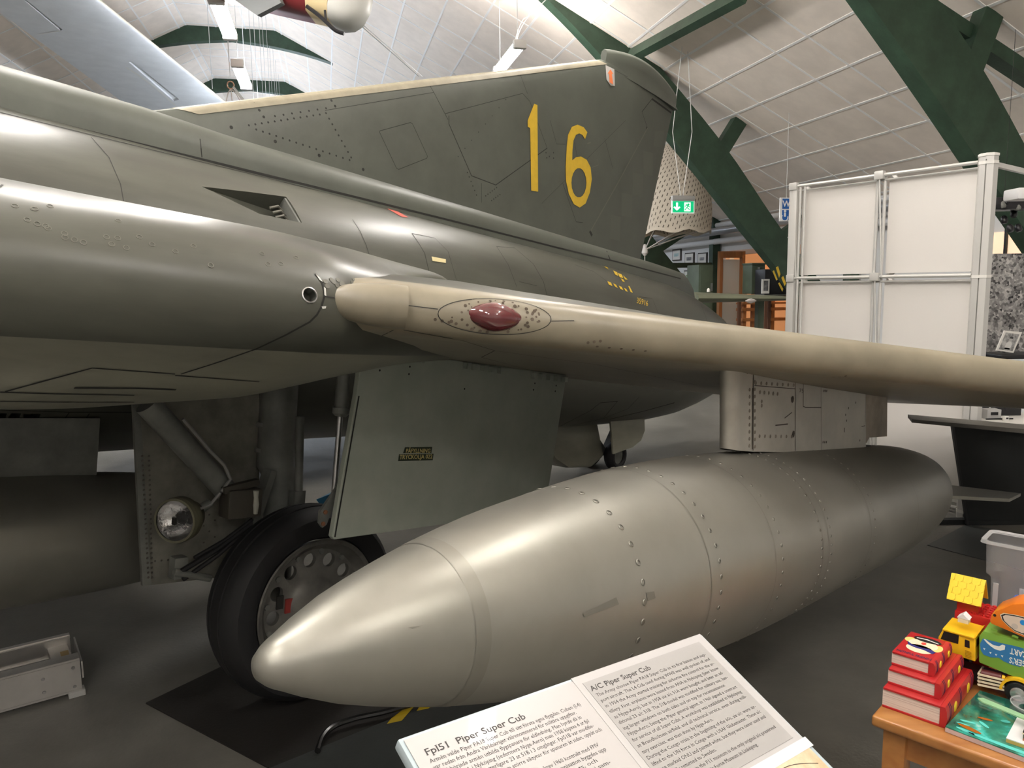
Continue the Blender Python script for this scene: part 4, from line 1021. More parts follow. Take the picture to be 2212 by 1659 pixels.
# green wing of another aircraft beyond the jet, edge on
M_GW = mat('green_wing_paint', (.13, .14, .095), .4, var=.12, scale=4)
wv = 8.2
A_, B_ = at_v(1500, 644, wv), at_v(1700, 645, wv)
t = thing('aircraft_wing', 'green wing tip of another aircraft behind the jet tail', 'aircraft wing', A_ - UP * .1)
rings = []
for k in range(9):
    s = k / 8; c = A_.lerp(B_, s) ; th = .075 * (1 - .55 * s); ch = .9
    rings.append([c + HV * (ch * x) + UP * (th * y) for x, y in ((-.12, 0), (-.10, .35), (-.04, .7), (.1, .95), (.4, .9), (1, .05), (1, -.05), (.4, -.6), (.1, -.8), (-.04, -.65), (-.1, -.35))])
obj('wing_panel', MB().loft(rings, True, True, True), M_GW, t, smooth=60)
lc = at_v(1622, 650, wv - .13); obj('landing_lens', MB().lathe(lc - HU * .07, HU, [(0, .005), (.03, .022), (.07, .03), (.11, .022), (.14, .005)], 14), mat('clear_wing_lens', (.8, .75, .72), .1, trans=.5), t)
obj('wing_light', MB().lathe(A_ + HU * .18 + UP * .07, UP, [(0, .02), (.03, .018), (.045, .006)], 12), M_MATB, t)
obj('wing_stand', MB().bar(A_.lerp(B_, .85) + HV * .3 - UP * .02, Vector((A_.lerp(B_, .85).x, A_.lerp(B_, .85).y, 0)) + HV * .3, .08, .08, up=HV), M_MILG, t)
# patterned parachute canopy on cords
def chute():
    c = at_v(1450, 468, 12.6); R = .70; HH = 1.30
    t = thing('parachute', 'pale canopy with rows of dark dashes hanging from white cords', 'parachute', c)
    m = bpy.data.materials.new('dashed_parachute_cloth'); m.use_nodes = True; nt = m.node_tree; b = nt.nodes['Principled BSDF']
    tc = nt.nodes.new('ShaderNodeTexCoord'); mp = nt.nodes.new('ShaderNodeMapping'); mp.inputs['Rotation'].default_value = (0, 0, 1.2); mp.inputs['Scale'].default_value = (1, 1, 1)
    br = nt.nodes.new('ShaderNodeTexBrick'); br.inputs['Scale'].default_value = 11; br.inputs['Mortar Size'].default_value = .035; br.inputs['Brick Width'].default_value = .75; br.inputs['Row Height'].default_value = .5
    br.inputs['Color1'].default_value = (.10, .085, .06, 1); br.inputs['Color2'].default_value = (.13, .11, .08, 1); br.inputs['Mortar'].default_value = (.62, .56, .46, 1); br.inputs['Mortar Size'].default_value = .20
    nt.links.new(tc.outputs['UV'], mp.inputs[0]); nt.links.new(mp.outputs[0], br.inputs[0]); nt.links.new(br.outputs['Color'], b.inputs['Base Color']); b.inputs['Roughness'].default_value = .9
    M_CL = mat('plain_parachute_cloth', (.62, .56, .46), .9)
    n, rows = 40, 12; rings = []
    for i in range(rows + 1):
        f = i / rows * math.pi * .56; rr = R * math.sin(f); z = HH * math.cos(f)
        rings.append([c + HU * ((rr * (1 + .04 * math.cos(8 * t_))) * math.cos(t_)) + HV * (rr * math.sin(t_)) + UP * (z + (.03 * math.cos(8 * t_) if i == rows else 0)) for t_ in [2 * math.pi * k / n for k in range(n)]])
    o = obj('canopy', MB().loft(rings[1:], True, True), m, t, smooth=70)
    uv = o.data.uv_layers.new(name='UVMap')
    for pl in o.data.polygons:
        for li in pl.loop_indices:
            vi = o.data.loops[li].vertex_index; r_, k_ = divmod(vi, n); uv.data[li].uv = (k_ / n * 3.2, r_ / rows * 1.5)
    obj('hem', MB().loft([rings[-1], [p - UP * .05 + (p - c) * .01 for p in rings[-1]]], True), M_CL, t)
    knot = at_v(1393, 540, 12.6); mcord = mat('white_cord', (.72, .70, .66), .7)
    for k in range(0, n, 5): obj('cord', MB().tube([rings[-1][k], rings[-1][k].lerp(knot, .5) + UP * .02, knot], .008, 5), mcord, t)
    obj('cord_knot', MB().lathe(knot - UP * .1, UP, [(0, .02), (.05, .06), (.12, .05), (.2, .02)], 10), mcord, t)
    top = c + UP * HH; obj('hanging_cord', MB().tube([top, Vector((top.x, top.y, 4.5))], .006, 5), mcord, t)
    obj('hanging_cord', MB().tube([knot, Vector((knot.x, knot.y, 0))], .008, 5), mcord, t)
chute()
# emergency exit sign
ev = 9.3
ec = at_v(1475, 447, ev)
t = thing('exit_sign', 'lit green exit sign with down arrow and running figure', 'exit sign', ec - UP * .12)
w_, h_ = abs(to_hall(at_v(1500, 447, ev)).x - to_hall(at_v(1451, 447, ev)).x), to_hall(at_v(1475, 434, ev)).z - to_hall(at_v(1475, 462, ev)).z
FX = HU
obj('sign_face', MB().box(ec, (w_, .02, h_), (HU, HV, UP)), mat('exit_white_border', (.85, .88, .86), .4, emit=(.9, 1, .95), estr=.3), t, bevel=.003)
obj('green_panel', MB().box(ec - HV * .0115, (w_ * .92, .003, h_ * .86), (HU, HV, UP)), mat('exit_green', (.0, .35, .12), .4, emit=(.0, .62, .25), estr=.6), t, smooth=0)
obj('housing', MB().box(ec + UP * (h_ * .66), (w_ * 1.0, .06, h_ * .40), (HU, HV, UP)), mat('exit_grey_housing', (.30, .30, .29), .5), t, bevel=.01)
mw = mat('exit_white_symbol', (.9, .95, .92), .4, emit=(.9, 1, .95), estr=.9)
def sp_(x, y): return ec - HV * .0145 + HU * (x * w_) + UP * (y * h_)
mb = MB(); mb.prism([sp_(*q) for q in [(-.32, .32), (-.24, .32), (-.24, -.05), (-.17, .02), (-.13, -.05), (-.28, -.30), (-.43, -.05), (-.39, .02), (-.32, -.05)]], -HV * .002); obj('arrow', mb, mw, t, smooth=0)
mb = MB(); mb.prism([sp_(*q) for q in [(.04, .34), (.32, .34), (.32, -.34), (.04, -.34)]], -HV * .001); obj('doorway_symbol', mb, mw, t, smooth=0)
mb = MB(); mg = mat('exit_green', (0, .35, .12))
for seg in ([(.10, .22), (.20, .08)], [(.20, .08), (.14, -.08)], [(.14, -.08), (.06, -.26)], [(.16, -.06), (.28, -.22)], [(.20, .06), (.29, -.02)], [(.14, .12), (.06, .02)]):
    mb.bar(sp_(*seg[0]) - HV * .002, sp_(*seg[1]) - HV * .002, .012, .004, up=HV)
mb.lathe(sp_(.22, .18) - HV * .001, -HV, [(0, .016), (.003, .016)], 10); obj('running_figure', mb, mg, t, smooth=0)
for s in (-1, 1):
    q = ec + UP * (h_ * .85) + HU * s * w_ * .02
    obj('hanging_wire', MB().tube([ec + UP * h_ * .85 + HU * (-.1 if s < 0 else .0) * w_, at_v(1453 if s < 0 else 1495, 285, ev + (0 if s < 0 else .1)), Vector((ec.x, ec.y, 5.0))], .005, 5), M_WIRE, t)
# toilet sign
wv_ = 8.9
wc = at_v(1708, 456, wv_)
t = thing('toilet_sign', 'hanging white and blue WC sign with wheelchair symbol', 'sign', wc - UP * .22)
z1_, z0_ = to_hall(at_v(1690, 427, wv_)).z, to_hall(at_v(1690, 478, wv_)).z
u0_ = to_hall(at_v(1684, 450, wv_)).x; W_ = (z1_ - z0_) * .62
cc = hall(u0_ + W_ / 2, wv_, (z0_ + z1_) / 2)
obj('board', MB().box(cc, (W_, .015, z1_ - z0_), (HU, HV, UP)), mat('white_sign_board', (.8, .8, .8), .4), t, smooth=0)
mbl = mat('blue_sign_print', (.02, .12, .42), .4)
for s in (-1, 1): obj('blue_square', MB().box(cc + UP * (s * (z1_ - z0_) * .24) - HV * .009 + HU * .01, (W_ * .74, .003, (z1_ - z0_) * .43), (HU, HV, UP)), mbl, t, smooth=0)
vs_, fs_ = text_mesh('WC', .105, bold=.003); mb = MB().add([cc + HU * (v.x - W_ * .31) + UP * (v.y + (z1_ - z0_) * .24 - .035) - HV * .013 for v in vs_], fs_); obj('lettering', mb, mat('white_sign_print', (.85, .85, .85), .5), t, smooth=0, recalc=False)
mb = MB().lathe(cc + UP * (-(z1_ - z0_) * .24 + .05) - HV * .011 - HU * .02, -HV, [(0, .018), (.003, .018)], 12).bar(cc + UP * (-(z1_ - z0_) * .24 + .03) - HV * .012 - HU * .02, cc + UP * (-(z1_ - z0_) * .24 - .02) - HV * .012 - HU * .02, .025, .004, up=HV)
w0 = cc + UP * (-(z1_ - z0_) * .24 - .03) - HV * .0125 - HU * .02
mb.tube([w0 + HU * (.045 * math.cos(a)) + UP * (.045 * math.sin(a)) for a in [math.pi * (.8 + k * .1) for k in range(14)]], .006, 5)
obj('wheelchair_symbol', mb, mat('white_sign_print', (.85, .85, .85)), t, smooth=0)
obj('sign_wire', MB().tube([cc + UP * (z1_ - z0_) / 2, Vector((cc.x, cc.y, 3.75))], .003, 5), M_WIRE, t)

# ================================================================== POP-UP DISPLAY WALL
pr = at_z(2085, 1118); pd = Vector((-.56, .83, 0)).normalized()
# left end found on the floor line
pl_dir = pd
PW = 1.43; pl_ = pr + pd * PW; PH = 2.40
pn = Vector((-pd.y, pd.x, 0));  pn = pn if pn.dot(CAMP - pr) > 0 else -pn
M_ALU = mat('white_aluminium', (.58, .575, .55), .4, .2); M_CLOTH = bpy.data.materials.new('white_display_fabric'); M_CLOTH.use_nodes = True
nt = M_CLOTH.node_tree; b = nt.nodes['Principled BSDF']; b.inputs['Base Color'].default_value = (.88, .855, .82, 1); b.inputs['Roughness'].default_value = .9
trn = nt.nodes.new('ShaderNodeBsdfTranslucent'); trn.inputs[0].default_value = (.85, .82, .78, 1); mx = nt.nodes.new('ShaderNodeMixShader'); mx.inputs[0].default_value = .3
nt.links.new(b.outputs[0], mx.inputs[1]); nt.links.new(trn.outputs[0], mx.inputs[2]); nt.links.new(mx.outputs[0], nt.nodes['Material Output'].inputs[0])
stand_o = t = thing('exhibition_stand', 'white pop-up exhibition wall with aluminium frame behind the wing tip', 'display wall', pr)
def pw(s, z, n=0.0): return pr + pd * s + UP * z + pn * n
ZS = [0.06, .87, 1.645, 2.37]
post_o = obj('end_post', MB().lathe(pw(0, 0), UP, [(0, .058), (2.40, .058)], 8), M_ALU, t, smooth=0)
obj('post_cap', MB().lathe(pw(0, 2.40), UP, [(0, .062), (.016, .062), (.02, .05)], 8), M_MATB, t, smooth=0)
bool_cut(post_o, MB().box(pw(.0, 1.2) + pn * .055 - pd * .012, (.006, .03, 2.36), (pd, pn, UP)))
obj('side_post', MB().box(pw(PW, 1.2), (.07, .07, 2.36), (pd, pn, UP)), M_ALU, t, bevel=.008)
for s in (PW * .5 - .03, PW * .5 + .025): obj('mullion', MB().tube([pw(s, .04), pw(s, 2.37)], .012, 8), M_ALU, t)
for s in (PW - .06, PW - .10): obj('mullion', MB().tube([pw(s, .04, .02), pw(s, 2.36, .02)], .010, 8), M_ALU, t)
for z in ZS:
    obj('rail', MB().tube([pw(.05, z, .02), pw(PW, z, .02)], .013, 8).tube([pw(.05, z - .035, .005), pw(PW, z - .035, .005)], .008, 6), M_ALU, t)
    for s in (PW * .5, PW): obj('hub', MB().box(pw(s, z, .025), (.07, .04, .06), (pd, pn, UP)), M_ALU, t, bevel=.008)
    obj('post_clamp', MB().lathe(pw(0, z - .02), UP, [(0, .061), (.02, .061)], 8), M_MATB, t, smooth=0)
for j in range(3):
    for s0, s1 in ((.05, PW * .5 - .05), (PW * .5 + .05, PW - .05)):
        obj('fabric_panel', MB().box(pw((s0 + s1) / 2, (ZS[j] + ZS[j + 1]) / 2, -.02), (s1 - s0, .003, ZS[j + 1] - ZS[j] - .05), (pd, pn, UP)), M_CLOTH, t, smooth=0)
        for a_, b_ in (((s0, ZS[j]), (s1, ZS[j + 1])), ((s0, ZS[j + 1]), (s1, ZS[j]))): obj('scissor_rod', MB().tube([pw(*a_, -.06), pw(*b_, -.06)], .02, 6), M_ALU, t)
for s in (PW * .5, PW):
    for j in range(3): obj('scissor_rod', MB().tube([pw(s - .05, ZS[j], .03), pw(s + .0, ZS[j + 1], .03)], .006, 6), M_ALU, t)

# ================================================================== THINGS AT THE RIGHT BEHIND THE WING
# aerial photograph on a board
M_AER = bpy.data.materials.new('aerial_town_photo'); M_AER.use_nodes = True; nt = M_AER.node_tree; b = nt.nodes['Principled BSDF']; b.inputs['Roughness'].default_value = .5
tc = nt.nodes.new('ShaderNodeTexCoord'); vo = nt.nodes.new('ShaderNodeTexVoronoi'); vo.inputs['Scale'].default_value = 52; no = nt.nodes.new('ShaderNodeTexNoise'); no.inputs['Scale'].default_value = 9; no.inputs['Detail'].default_value = 8
mth = nt.nodes.new('ShaderNodeMath'); mth.operation = 'MULTIPLY'; rp = nt.nodes.new('ShaderNodeValToRGB'); rp.color_ramp.elements[0].position = .05; rp.color_ramp.elements[0].color = (.02, .02, .022, 1); rp.color_ramp.elements[1].position = .5; rp.color_ramp.elements[1].color = (.55, .54, .53, 1)
nt.links.new(tc.outputs['Object'], vo.inputs['Vector']); nt.links.new(tc.outputs['Object'], no.inputs['Vector']); nt.links.new(vo.outputs['Color'], mth.inputs[0]); nt.links.new(no.outputs['Fac'], mth.inputs[1]); nt.links.new(mth.outputs[0], rp.inputs[0]); nt.links.new(rp.outputs[0], b.inputs['Base Color'])
py_d = 6.2
x0 = at_y(2128, 650, py_d).x; zt = at_y(2170, 548, py_d).z; zb = at_y(2170, 768, py_d).z
t = thing('photo_board', 'board with a large black and white aerial town photograph', 'photo board', (x0 + .55, py_d, 0))
obj('print', MB().box((x0 + .55, py_d, (zt + zb) / 2), (1.1, .02, zt - zb)), M_AER, t, smooth=0)
for dx in (.08, 1.02): obj('leg', MB().box((x0 + dx, py_d + .03, zb / 2 + .1), (.04, .03, zb + .2)), M_BLACK, t, smooth=0)
# window to the lit room high on the right wall
ya, yb = at_u(2150, 545, WALL_U - .01), at_u(2260, 545, WALL_U - .01)
va, vb = to_hall(ya).y, to_hall(yb).y; za, zb2 = to_hall(at_u(2180, 552, WALL_U)).z, to_hall(at_u(2180, 500, WALL_U)).z
mb = MB().prism([hall(WALL_U - .02, vb, za), hall(WALL_U - .02, va + .6, za), hall(WALL_U - .02, va + .6, zb2), hall(WALL_U - .02, vb, zb2)], HU * .01)
win = struct('window_1', mb, mat('lit_window_glass', (.8, .6, .45), .4, emit=(1, .70, .45), estr=.75), smooth=0)
for k in range(6):
    v = vb + (va + .6 - vb) * k / 5; obj('window_bar', MB().bar(hall(WALL_U - .04, v, za - .03), hall(WALL_U - .04, v, zb2 + .03), .03, .03, up=HU), M_BLACK, win, smooth=0)
obj('window_bar', MB().bar(hall(WALL_U - .04, vb, za - .02), hall(WALL_U - .04, va + .6, za - .02), .04, .04), M_BLACK, win, smooth=0)
# dark hanging engine parts above the window
hp = at_y(2166, 476, 6.4); random.seed(21)
t = thing('hanging_model_engine', 'dark hanging engine model with small cylinders beside the green beam', 'model engine', hp)
for k in range(13): obj('cylinder', MB().lathe(hp + Vector((random.uniform(-.12, .2), random.uniform(-.1, .1), random.uniform(-.1, .12))), (random.uniform(-.5, .5), .3, 1), [(0, .018), (.012, .026), (.05, .026), (.065, .014)], 12), M_BLACK if k % 3 else M_GEAR, t)
obj('crankcase', MB().box(hp + Vector((.04, 0, .13)), (.34, .2, .10)), M_BLACK, t, bevel=.02); obj('hanging_wire', MB().tube([hp + Vector((0, 0, .17)), (hp.x, hp.y, 3.6)], .002, 5), M_DARK, t)
# projector
pj_ = at_y(2226, 420, 5.2)
t = thing('projector', 'white projector mounted on a white arm beside the display wall', 'projector', pj_ - UP * .05)
obj('case', MB().box(pj_, (.27, .16, .075)), mat('white_projector_case', (.78, .78, .78), .35), t, bevel=.015)
obj('vent', MB().box(pj_ + Vector((-.01, -.082, -.005)), (.12, .006, .03)), M_DARK, t, smooth=0)
obj('mount', MB().bar(pj_ + UP * .10 + HU * .05, pj_ + UP * .03 + HU * .05, .03, .03, up=HU), M_ALU, t)
obj('projector_arm', MB().bar(pw(0, 2.36), pj_ + UP * .125 + HU * .08, .03, .03), M_ALU, stand_o)
# black shelf with a framed portrait
fy = 5.75
fz = at_y(2180, 762, fy).z
c = at_y(2200, 766, fy)
t = thing('black_table', 'narrow black table carrying the framed portrait', 'table', (c.x + .15, fy + .1, 0))
obj('table_top', MB().box((c.x + .15, fy + .1, fz - .03), (.62, .3, .03)), M_BLACK, t, bevel=.005)
for dx in (-.2, .5): obj('leg', MB().box((c.x + dx, fy + .2, (fz - .03) / 2), (.03, .03, fz - .03)), M_BLACK, t, smooth=0)
q = [at_y(x, y, fy) for x, y in ((2150, 757), (2187, 762), (2206, 717), (2168, 714))]
t = thing('portrait_photo', 'tilted white framed portrait of a person in a cap', 'photograph', q[0])
nq = (q[1] - q[0]).cross(q[3] - q[0]).normalized()
obj('frame', MB().prism(q, nq * .012), M_MATB, t, smooth=0)
cq = sum(q, Vector()) / 4; nf = nq if nq.dot(CAMP - cq) > 0 else -nq
def pq_(x, y, h): return q[0] + (q[1] - q[0]) * x + (q[3] - q[0]) * y + (nf * (.012 if nq.dot(nf) > 0 else 0)) + nf * h
for poly_, col_ in (([(.36, .1), (.72, .1), (.70, .42), (.60, .52), (.48, .52), (.38, .42)], (.62, .62, .60)), ([(.46, .52), (.62, .52), (.63, .66), (.46, .66)], (.40, .39, .38)), ([(.42, .66), (.66, .66), (.62, .76), (.48, .76)], (.05, .05, .05)), ([(.38, .12), (.7, .12), (.7, .2), (.38, .2)], (.05, .05, .05))):
    obj('portrait_shape', MB().prism([pq_(x, y, .0018) for x, y in poly_], -nf * .0006), mat('portrait_tone_%d' % int(col_[0] * 100), col_, .5), t, smooth=0)
obj('print', MB().prism([pq_(x, y, .001) for x, y in ((.1, .08), (.9, .08), (.9, .92), (.1, .92))], -nf * .0006), mat('grey_portrait_print', (.55, .55, .54), .5, col2=(.12, .12, .12), scale=25), t, smooth=0)
obj('stand', MB().bar(cq, cq + Vector((.05, .12, -.09)), .02, .01), M_BLACK, t)
# white table with adapters and leads
ty = 5.1; tz = at_y(2180, 915, ty).z
t = thing('white_table', 'white table top with adapters and leads under the wing', 'table', (at_y(2250, 915, ty).x, ty + .3, 0))
cx_ = at_y(2136, 915, ty).x
obj('table_top', MB().box((cx_ + .55, ty + .22, tz - .015), (1.1, .44, .03)), mat('white_laminate', (.72, .70, .66), .4), t, bevel=.004)
for dx, dy in ((.05, .03), (1.05, .03), (.05, .40), (1.05, .40)): obj('leg', MB().box((cx_ + dx, ty + dy, (tz - .03) / 2), (.04, .04, tz - .03)), M_ALU, t, smooth=0)
def small(name, px, py, y, size, m, lab, cat, parts=None):
    p = at_y(px, py, y); p.z = tz
    t = thing(name, lab, cat, p); obj('body', MB().box(p + UP * size[2] / 2, size), m, t, bevel=.004); obj('front', MB().box(p + UP * size[2] * .6 - Vector((0, size[1] / 2 + .002, 0)), (size[0] * .5, .004, size[2] * .3)), M_BLACK, t, smooth=0); return t
small('power_adapter', 2140, 895, ty + .2, (.10, .08, .07), mat('grey_box_plastic', (.45, .45, .44), .5), 'pale grey switch box on the white table', 'box')
small('dark_case', 2172, 895, ty + .35, (.16, .1, .09), M_BLACK, 'dark equipment case behind the leads on the white table', 'case')
small('plug', 2172, 910, ty + .1, (.03, .03, .035), M_MATB, 'small white plug lying on the white table', 'plug')
pts = [at_y(x, y, ty + .15) for x, y in ((2130, 900), (2145, 897), (2160, 903), (2175, 900), (2188, 906), (2178, 909), (2160, 908), (2140, 912))]
for p in pts: p.z = tz + .006
solo('cable', MB().tube([tuple(q) for q in cr_spline([tuple(p) for p in pts], 30)], .005, 6), M_BLACK, 'black lead curled on the white table', 'cable')
# dark display desk
dy = 4.86
P4 = [at_y(x, y, dy) for x, y in ((2055, 918), (2260, 937), (2300, 1130), (2087, 1130))]
t = thing('display_desk', 'dark slanted display desk with pale top edge behind the drop tank', 'desk', (P4[3].x, dy, 0))
M_CHAR = mat('charcoal_board', (.012, .014, .0145), .75, var=.1)
obj('front_panel', MB().prism(P4, Vector((.05, .04, 0))), M_CHAR, t, smooth=0)
e_ = [at_y(x, y, dy - .05) for x, y in ((1970, 906), (2260, 931), (2260, 941), (1970, 913))]
obj('top_board', MB().prism(e_, Vector((.04, .13, .01))), mat('grey_brown_board', (.085, .08, .07), .5), t, smooth=0)
obj('side_edge', MB().bar(P4[0] + Vector((.0, -.01, 0)), P4[3] + Vector((0, -.01, 0)), .014, .02, up=(0, 1, 0)), M_BLACK, t)
ft = P4[3].copy(); obj('foot', MB().bar((ft.x - .32, dy + .05, .018), (ft.x + .05, dy + .05, .018), .05, .03).bar((ft.x, dy + .02, .018), (ft.x + .7, dy + .02, .018), .05, .03), M_CHAR, t, smooth=0)
bp = [at_z(*q, .004) for q in ((2003, 1177), (2212, 1232), (2260, 1160), (2087, 1133))]
solo('floor_board', MB().prism(bp, (0, 0, -.0035)), mat('dark_floor_board', (.07, .075, .075), .4), 'thin dark board on the floor under the display desk', 'board')

# ================================================================== HANGING AIRCRAFT AND HOOK
# white glider wing seen from below
gz = 5.4
le0, le1 = at_z(215, 0, gz), at_z(487, 220, gz); te0, te1 = at_z(-10, 20, gz), at_z(285, 235, gz)
dl, dt_ = (le1 - le0).normalized(), (te1 - te0)
t = thing('glider_wing', 'pale grey glider wing hanging overhead seen from below', 'glider wing', (le0 + te0) / 2)
M_GL = mat('grey_white_glider_gelcoat', (.72, .73, .73), .45, var=.05, scale=3, rvar=.05); M_GLE = mat('cream_wing_edge', (.78, .72, .58), .4)
A0, A1 = le0 - (le1 - le0) * .9, le1 + (le1 - le0) * .6; B0, B1 = te0 - dt_ * .9, te1 + dt_ * .6
rings = []
for k in range(15):
    s = k / 14; L_, T_ = A0.lerp(A1, s), B0.lerp(B1, s); c_ = T_ - L_
    rings.append([L_ + c_ * x + UP * y for x, y in ((0, 0), (.006, -.016), (.025, -.03), (.08, -.045), (.2, -.05), (.45, -.035), (.75, -.012), (1, 0), (1, .006), (.7, .05), (.35, .1), (.12, .085), (.03, .05), (.006, .02))])
wing = obj('wing_panel', MB().loft(rings, True, True, True), [M_GL, M_GLE], t, smooth=50)
for i, pl in enumerate(wing.data.polygons):
    k = i % 14
    if i < 14 * 14 and k in (0, 12, 13): pl.material_index = 1
T_GL = bvh_of(wing)

mb = MB(); marks_line(mb, T_GL, [(82, 74), (133, 66)], .03, .004); obj('aileron_edge', mb, M_MATB, t, smooth=0, recalc=False)
bool_cut(wing, MB().prism(*px_prism(T_GL, [(278, 134), (287, 134), (387, 215), (376, 219)], .03, .03)).prism(*px_prism(T_GL, [(53, 1), (57, 0), (135, 64), (131, 67)], .02, .03)))
mb = MB(); marks_line(mb, T_GL, [(273, 145), (300, 162), (340, 192), (382, 230)], .05, .008); obj('airbrake_lip', mb, M_MATB, t, smooth=0, recalc=False)
for s in (.3, .7):
    p = A0.lerp(A1, s); obj('hanging_wire', MB().tube([p + UP * .05, (p.x, p.y, ceil_z(to_hall(p).x))], .006, 5), M_WIRE, t)
# red and white trainer hanging at the top
ry = 7.6
def rp_(px, py, dy=0.0): return at_y(px, py, ry + dy)
t = thing('hanging_aircraft', 'hanging red bellied aircraft with white nose and black landing skid', 'aircraft', rp_(640, 30))
M_GLC = mat('cream_trainer_wing', (.66, .58, .42), .5)
M_RED = mat('dark_red_aircraft_paint', (.16, .022, .024), .45)
fd = Vector((-.975, 0, .222)); fu_ = Vector((.222, 0, .975)); fy_ = Vector((0, 1, 0)); fb = rp_(703, 27)
def fring(s_, hw, h, lift=0.0):
    pts = [(-.72, 0), (-1, .12), (-1, .6), (-.8, .9), (-.35, 1), (.35, 1), (.8, .9), (1, .6), (1, .12), (.72, 0)]
    return [fb + fd * s_ + fy_ * (hw * x + .26) + fu_ * (h * y + lift) for x, y in pts]
obj('fuselage', MB().loft([fring(s_, w_, h_, l_) for s_, w_, h_, l_ in ((0.2, .27, .70, 0), (.6, .27, .72, 0), (1.2, .25, .68, .01), (2.2, .17, .45, .12), (3.4, .07, .2, .28))], True, True, True), M_RED, t, smooth=50)
obj('nose_band', MB().loft([fring(s_, .272, .70, 0) for s_ in (0, .21)], True, True, True), mat('cream_aircraft_band', (.72, .58, .33), .5), t, smooth=50)
obj('nose_cone', MB().loft([fring(s_, w_, h_, l_) for s_, w_, h_, l_ in ((-.005, .27, .72, -.02), (-.10, .262, .70, -.025), (-.20, .24, .64, 0.0), (-.28, .19, .50, .06), (-.335, .10, .28, .16))], True, True, True), mat('pale_grey_nose', (.62, .62, .58), .45), t, smooth=60)
obj('wing', MB().loft([[fb + fd * (.5 + .75 * x) + fy_ * y_ + fu_ * (.74 + .05 * z_) for x, z_ in ((0, 0), (.1, 1), (.4, 1.2), (1, .1), (.4, -.5), (.1, -.6))] for y_ in (-.45, .26, .7)], True, True, True), M_GLC, t, smooth=40)
obj('tailplane', MB().box(fb + fd * 3.2 + fy_ * .26 + fu_ * .42, (.4, 1.3, .03), (fd, fy_, fu_)), M_RED, t, bevel=.01)
obj('keel_plate', MB().prism([rp_(*q, -.1) for q in [(500, -5), (555, 33), (607, 6), (595, -20)]], Vector((.02, .06, 0))), mat('slate_keel', (.13, .14, .14), .6), t, smooth=0)
obj('skid', MB().tube([tuple(p) for p in cr_spline([tuple(rp_(*q, -.03)) for q in [(662, 13), (690, 34), (707, 50), (725, 66), (743, 73)]], 16)], .018, 8), M_BLACK, t)
obj('skid_strut', MB().tube([rp_(702, 22, -.03), rp_(704, 45, -.03)], .012, 6), M_BLACK, t)
p = rp_(640, 0, .3); obj('hanging_wire', MB().tube([p, (p.x, p.y, 6.2)], .006, 5), M_WIRE, t)
p = rp_(755, 34, .2); obj('bracing_wire', MB().tube([p, rp_(905, 165, 3.0)], .005, 5), M_WIRE, t)
obj('bracing_wire', MB().tube([p + HU * .03, rp_(912, 165, 3.0)], .005, 5), M_WIRE, t)
# chain hook and sling
hk = at_y(498, 184, 9.9)
t = thing('chain_hook', 'small chain hook with sling legs hanging on a long wire', 'hook', hk)
obj('wire', MB().tube([hk + UP * .1, (hk.x, hk.y, 6.6)], .006, 5), M_WIRE, t)
obj('ring', MB().tube([hk + HU * (.04 * math.cos(a)) + UP * (.045 * math.sin(a)) for a in [2 * math.pi * k / 14 for k in range(15)]], .009, 6), mat('rusty_hook', (.30, .18, .12), .5, .5), t)
for dx, dz in ((-.07, -.22), (.01, -.24), (.12, -.22)): obj('sling_leg', MB().tube([hk - UP * .04, hk + HU * dx * .5 + UP * dz * .45, hk + HU * dx + UP * dz], .007, 6), mat('steel_chain', (.4, .36, .33), .5, .6), t)
obj('spreader', MB().bar(hk + HU * .03 - UP * .02, hk + HU * .14 - UP * .17, .02, .03), M_GEAR, t)
# lamp cord near the fin lamp
solo('lamp_cord', MB().tube([tuple(p) for p in cr_spline([tuple(at_y(*q, 10.4)) for q in [(1115, 93), (1122, 68), (1138, 40), (1160, 18), (1185, -6)]], 20)], .006, 6).tube([tuple(p) for p in cr_spline([tuple(at_y(*q, 10.4)) for q in [(1112, 92), (1119, 66), (1130, 42), (1140, 35), (1150, 12), (1172, -8)]], 20)], .005, 6), M_WIRE, 'white lamp cords rising from the fluorescent lamp by the fin', 'cord')

# ================================================================== FLOOR THINGS
mp_ = [at_z(*q) for q in ((315, 1521), (470, 1448))]
e_a = (at_z(450, 1456) - at_z(315, 1521)).normalized(); e_b = Vector((-e_a.y, e_a.x, 0)); e_b = e_b if e_b.dot(at_z(600, 1659) - mp_[0]) > 0 else -e_b
m0 = at_z(315, 1521)
solo('rubber_mat', MB().prism([m0 + UP * .006, m0 + e_a * 1.1 + UP * .006, m0 + e_a * 1.1 + e_b * 1.0 + UP * .006, m0 + e_b * 1.0 + UP * .006], (0, 0, -.0055)), mat('black_rubber_mat', (.022, .020, .018), .55, bump=.1), 'black rubber mat under the main wheel', 'mat')
bq = [at_z(*q, .012) for q in ((560, 1668), (905, 1528), (1180, 1480), (1500, 1800), (700, 1900))]
solo('floor_plate', MB().prism(bq, (0, 0, -.011)), mat('dark_grey_plate', (.045, .05, .05), .35, var=.15, scale=4, bump=.05), 'dark grey plate on the floor under the information board', 'board')
for q in ([(845, 1552), (883, 1523), (895, 1525), (868, 1556), (836, 1563)], [(905, 1528), (940, 1522), (925, 1530), (900, 1535)]):
    solo('yellow_tape', MB().prism([at_z(*p, .0135) for p in q], (0, 0, -.001)), mat('yellow_floor_tape', (.62, .44, .02), .5), 'longer yellow tape strip on the dark plate under the tank' if q[0][0] < 900 else 'short yellow tape tip beside the longer strip', 'tape', 'yellow tape strips on the floor plate')
cz = [at_z(*q, .03) for q in ((686, 1622), (697, 1592), (722, 1568), (770, 1551), (830, 1538), (900, 1518), (1000, 1490))]
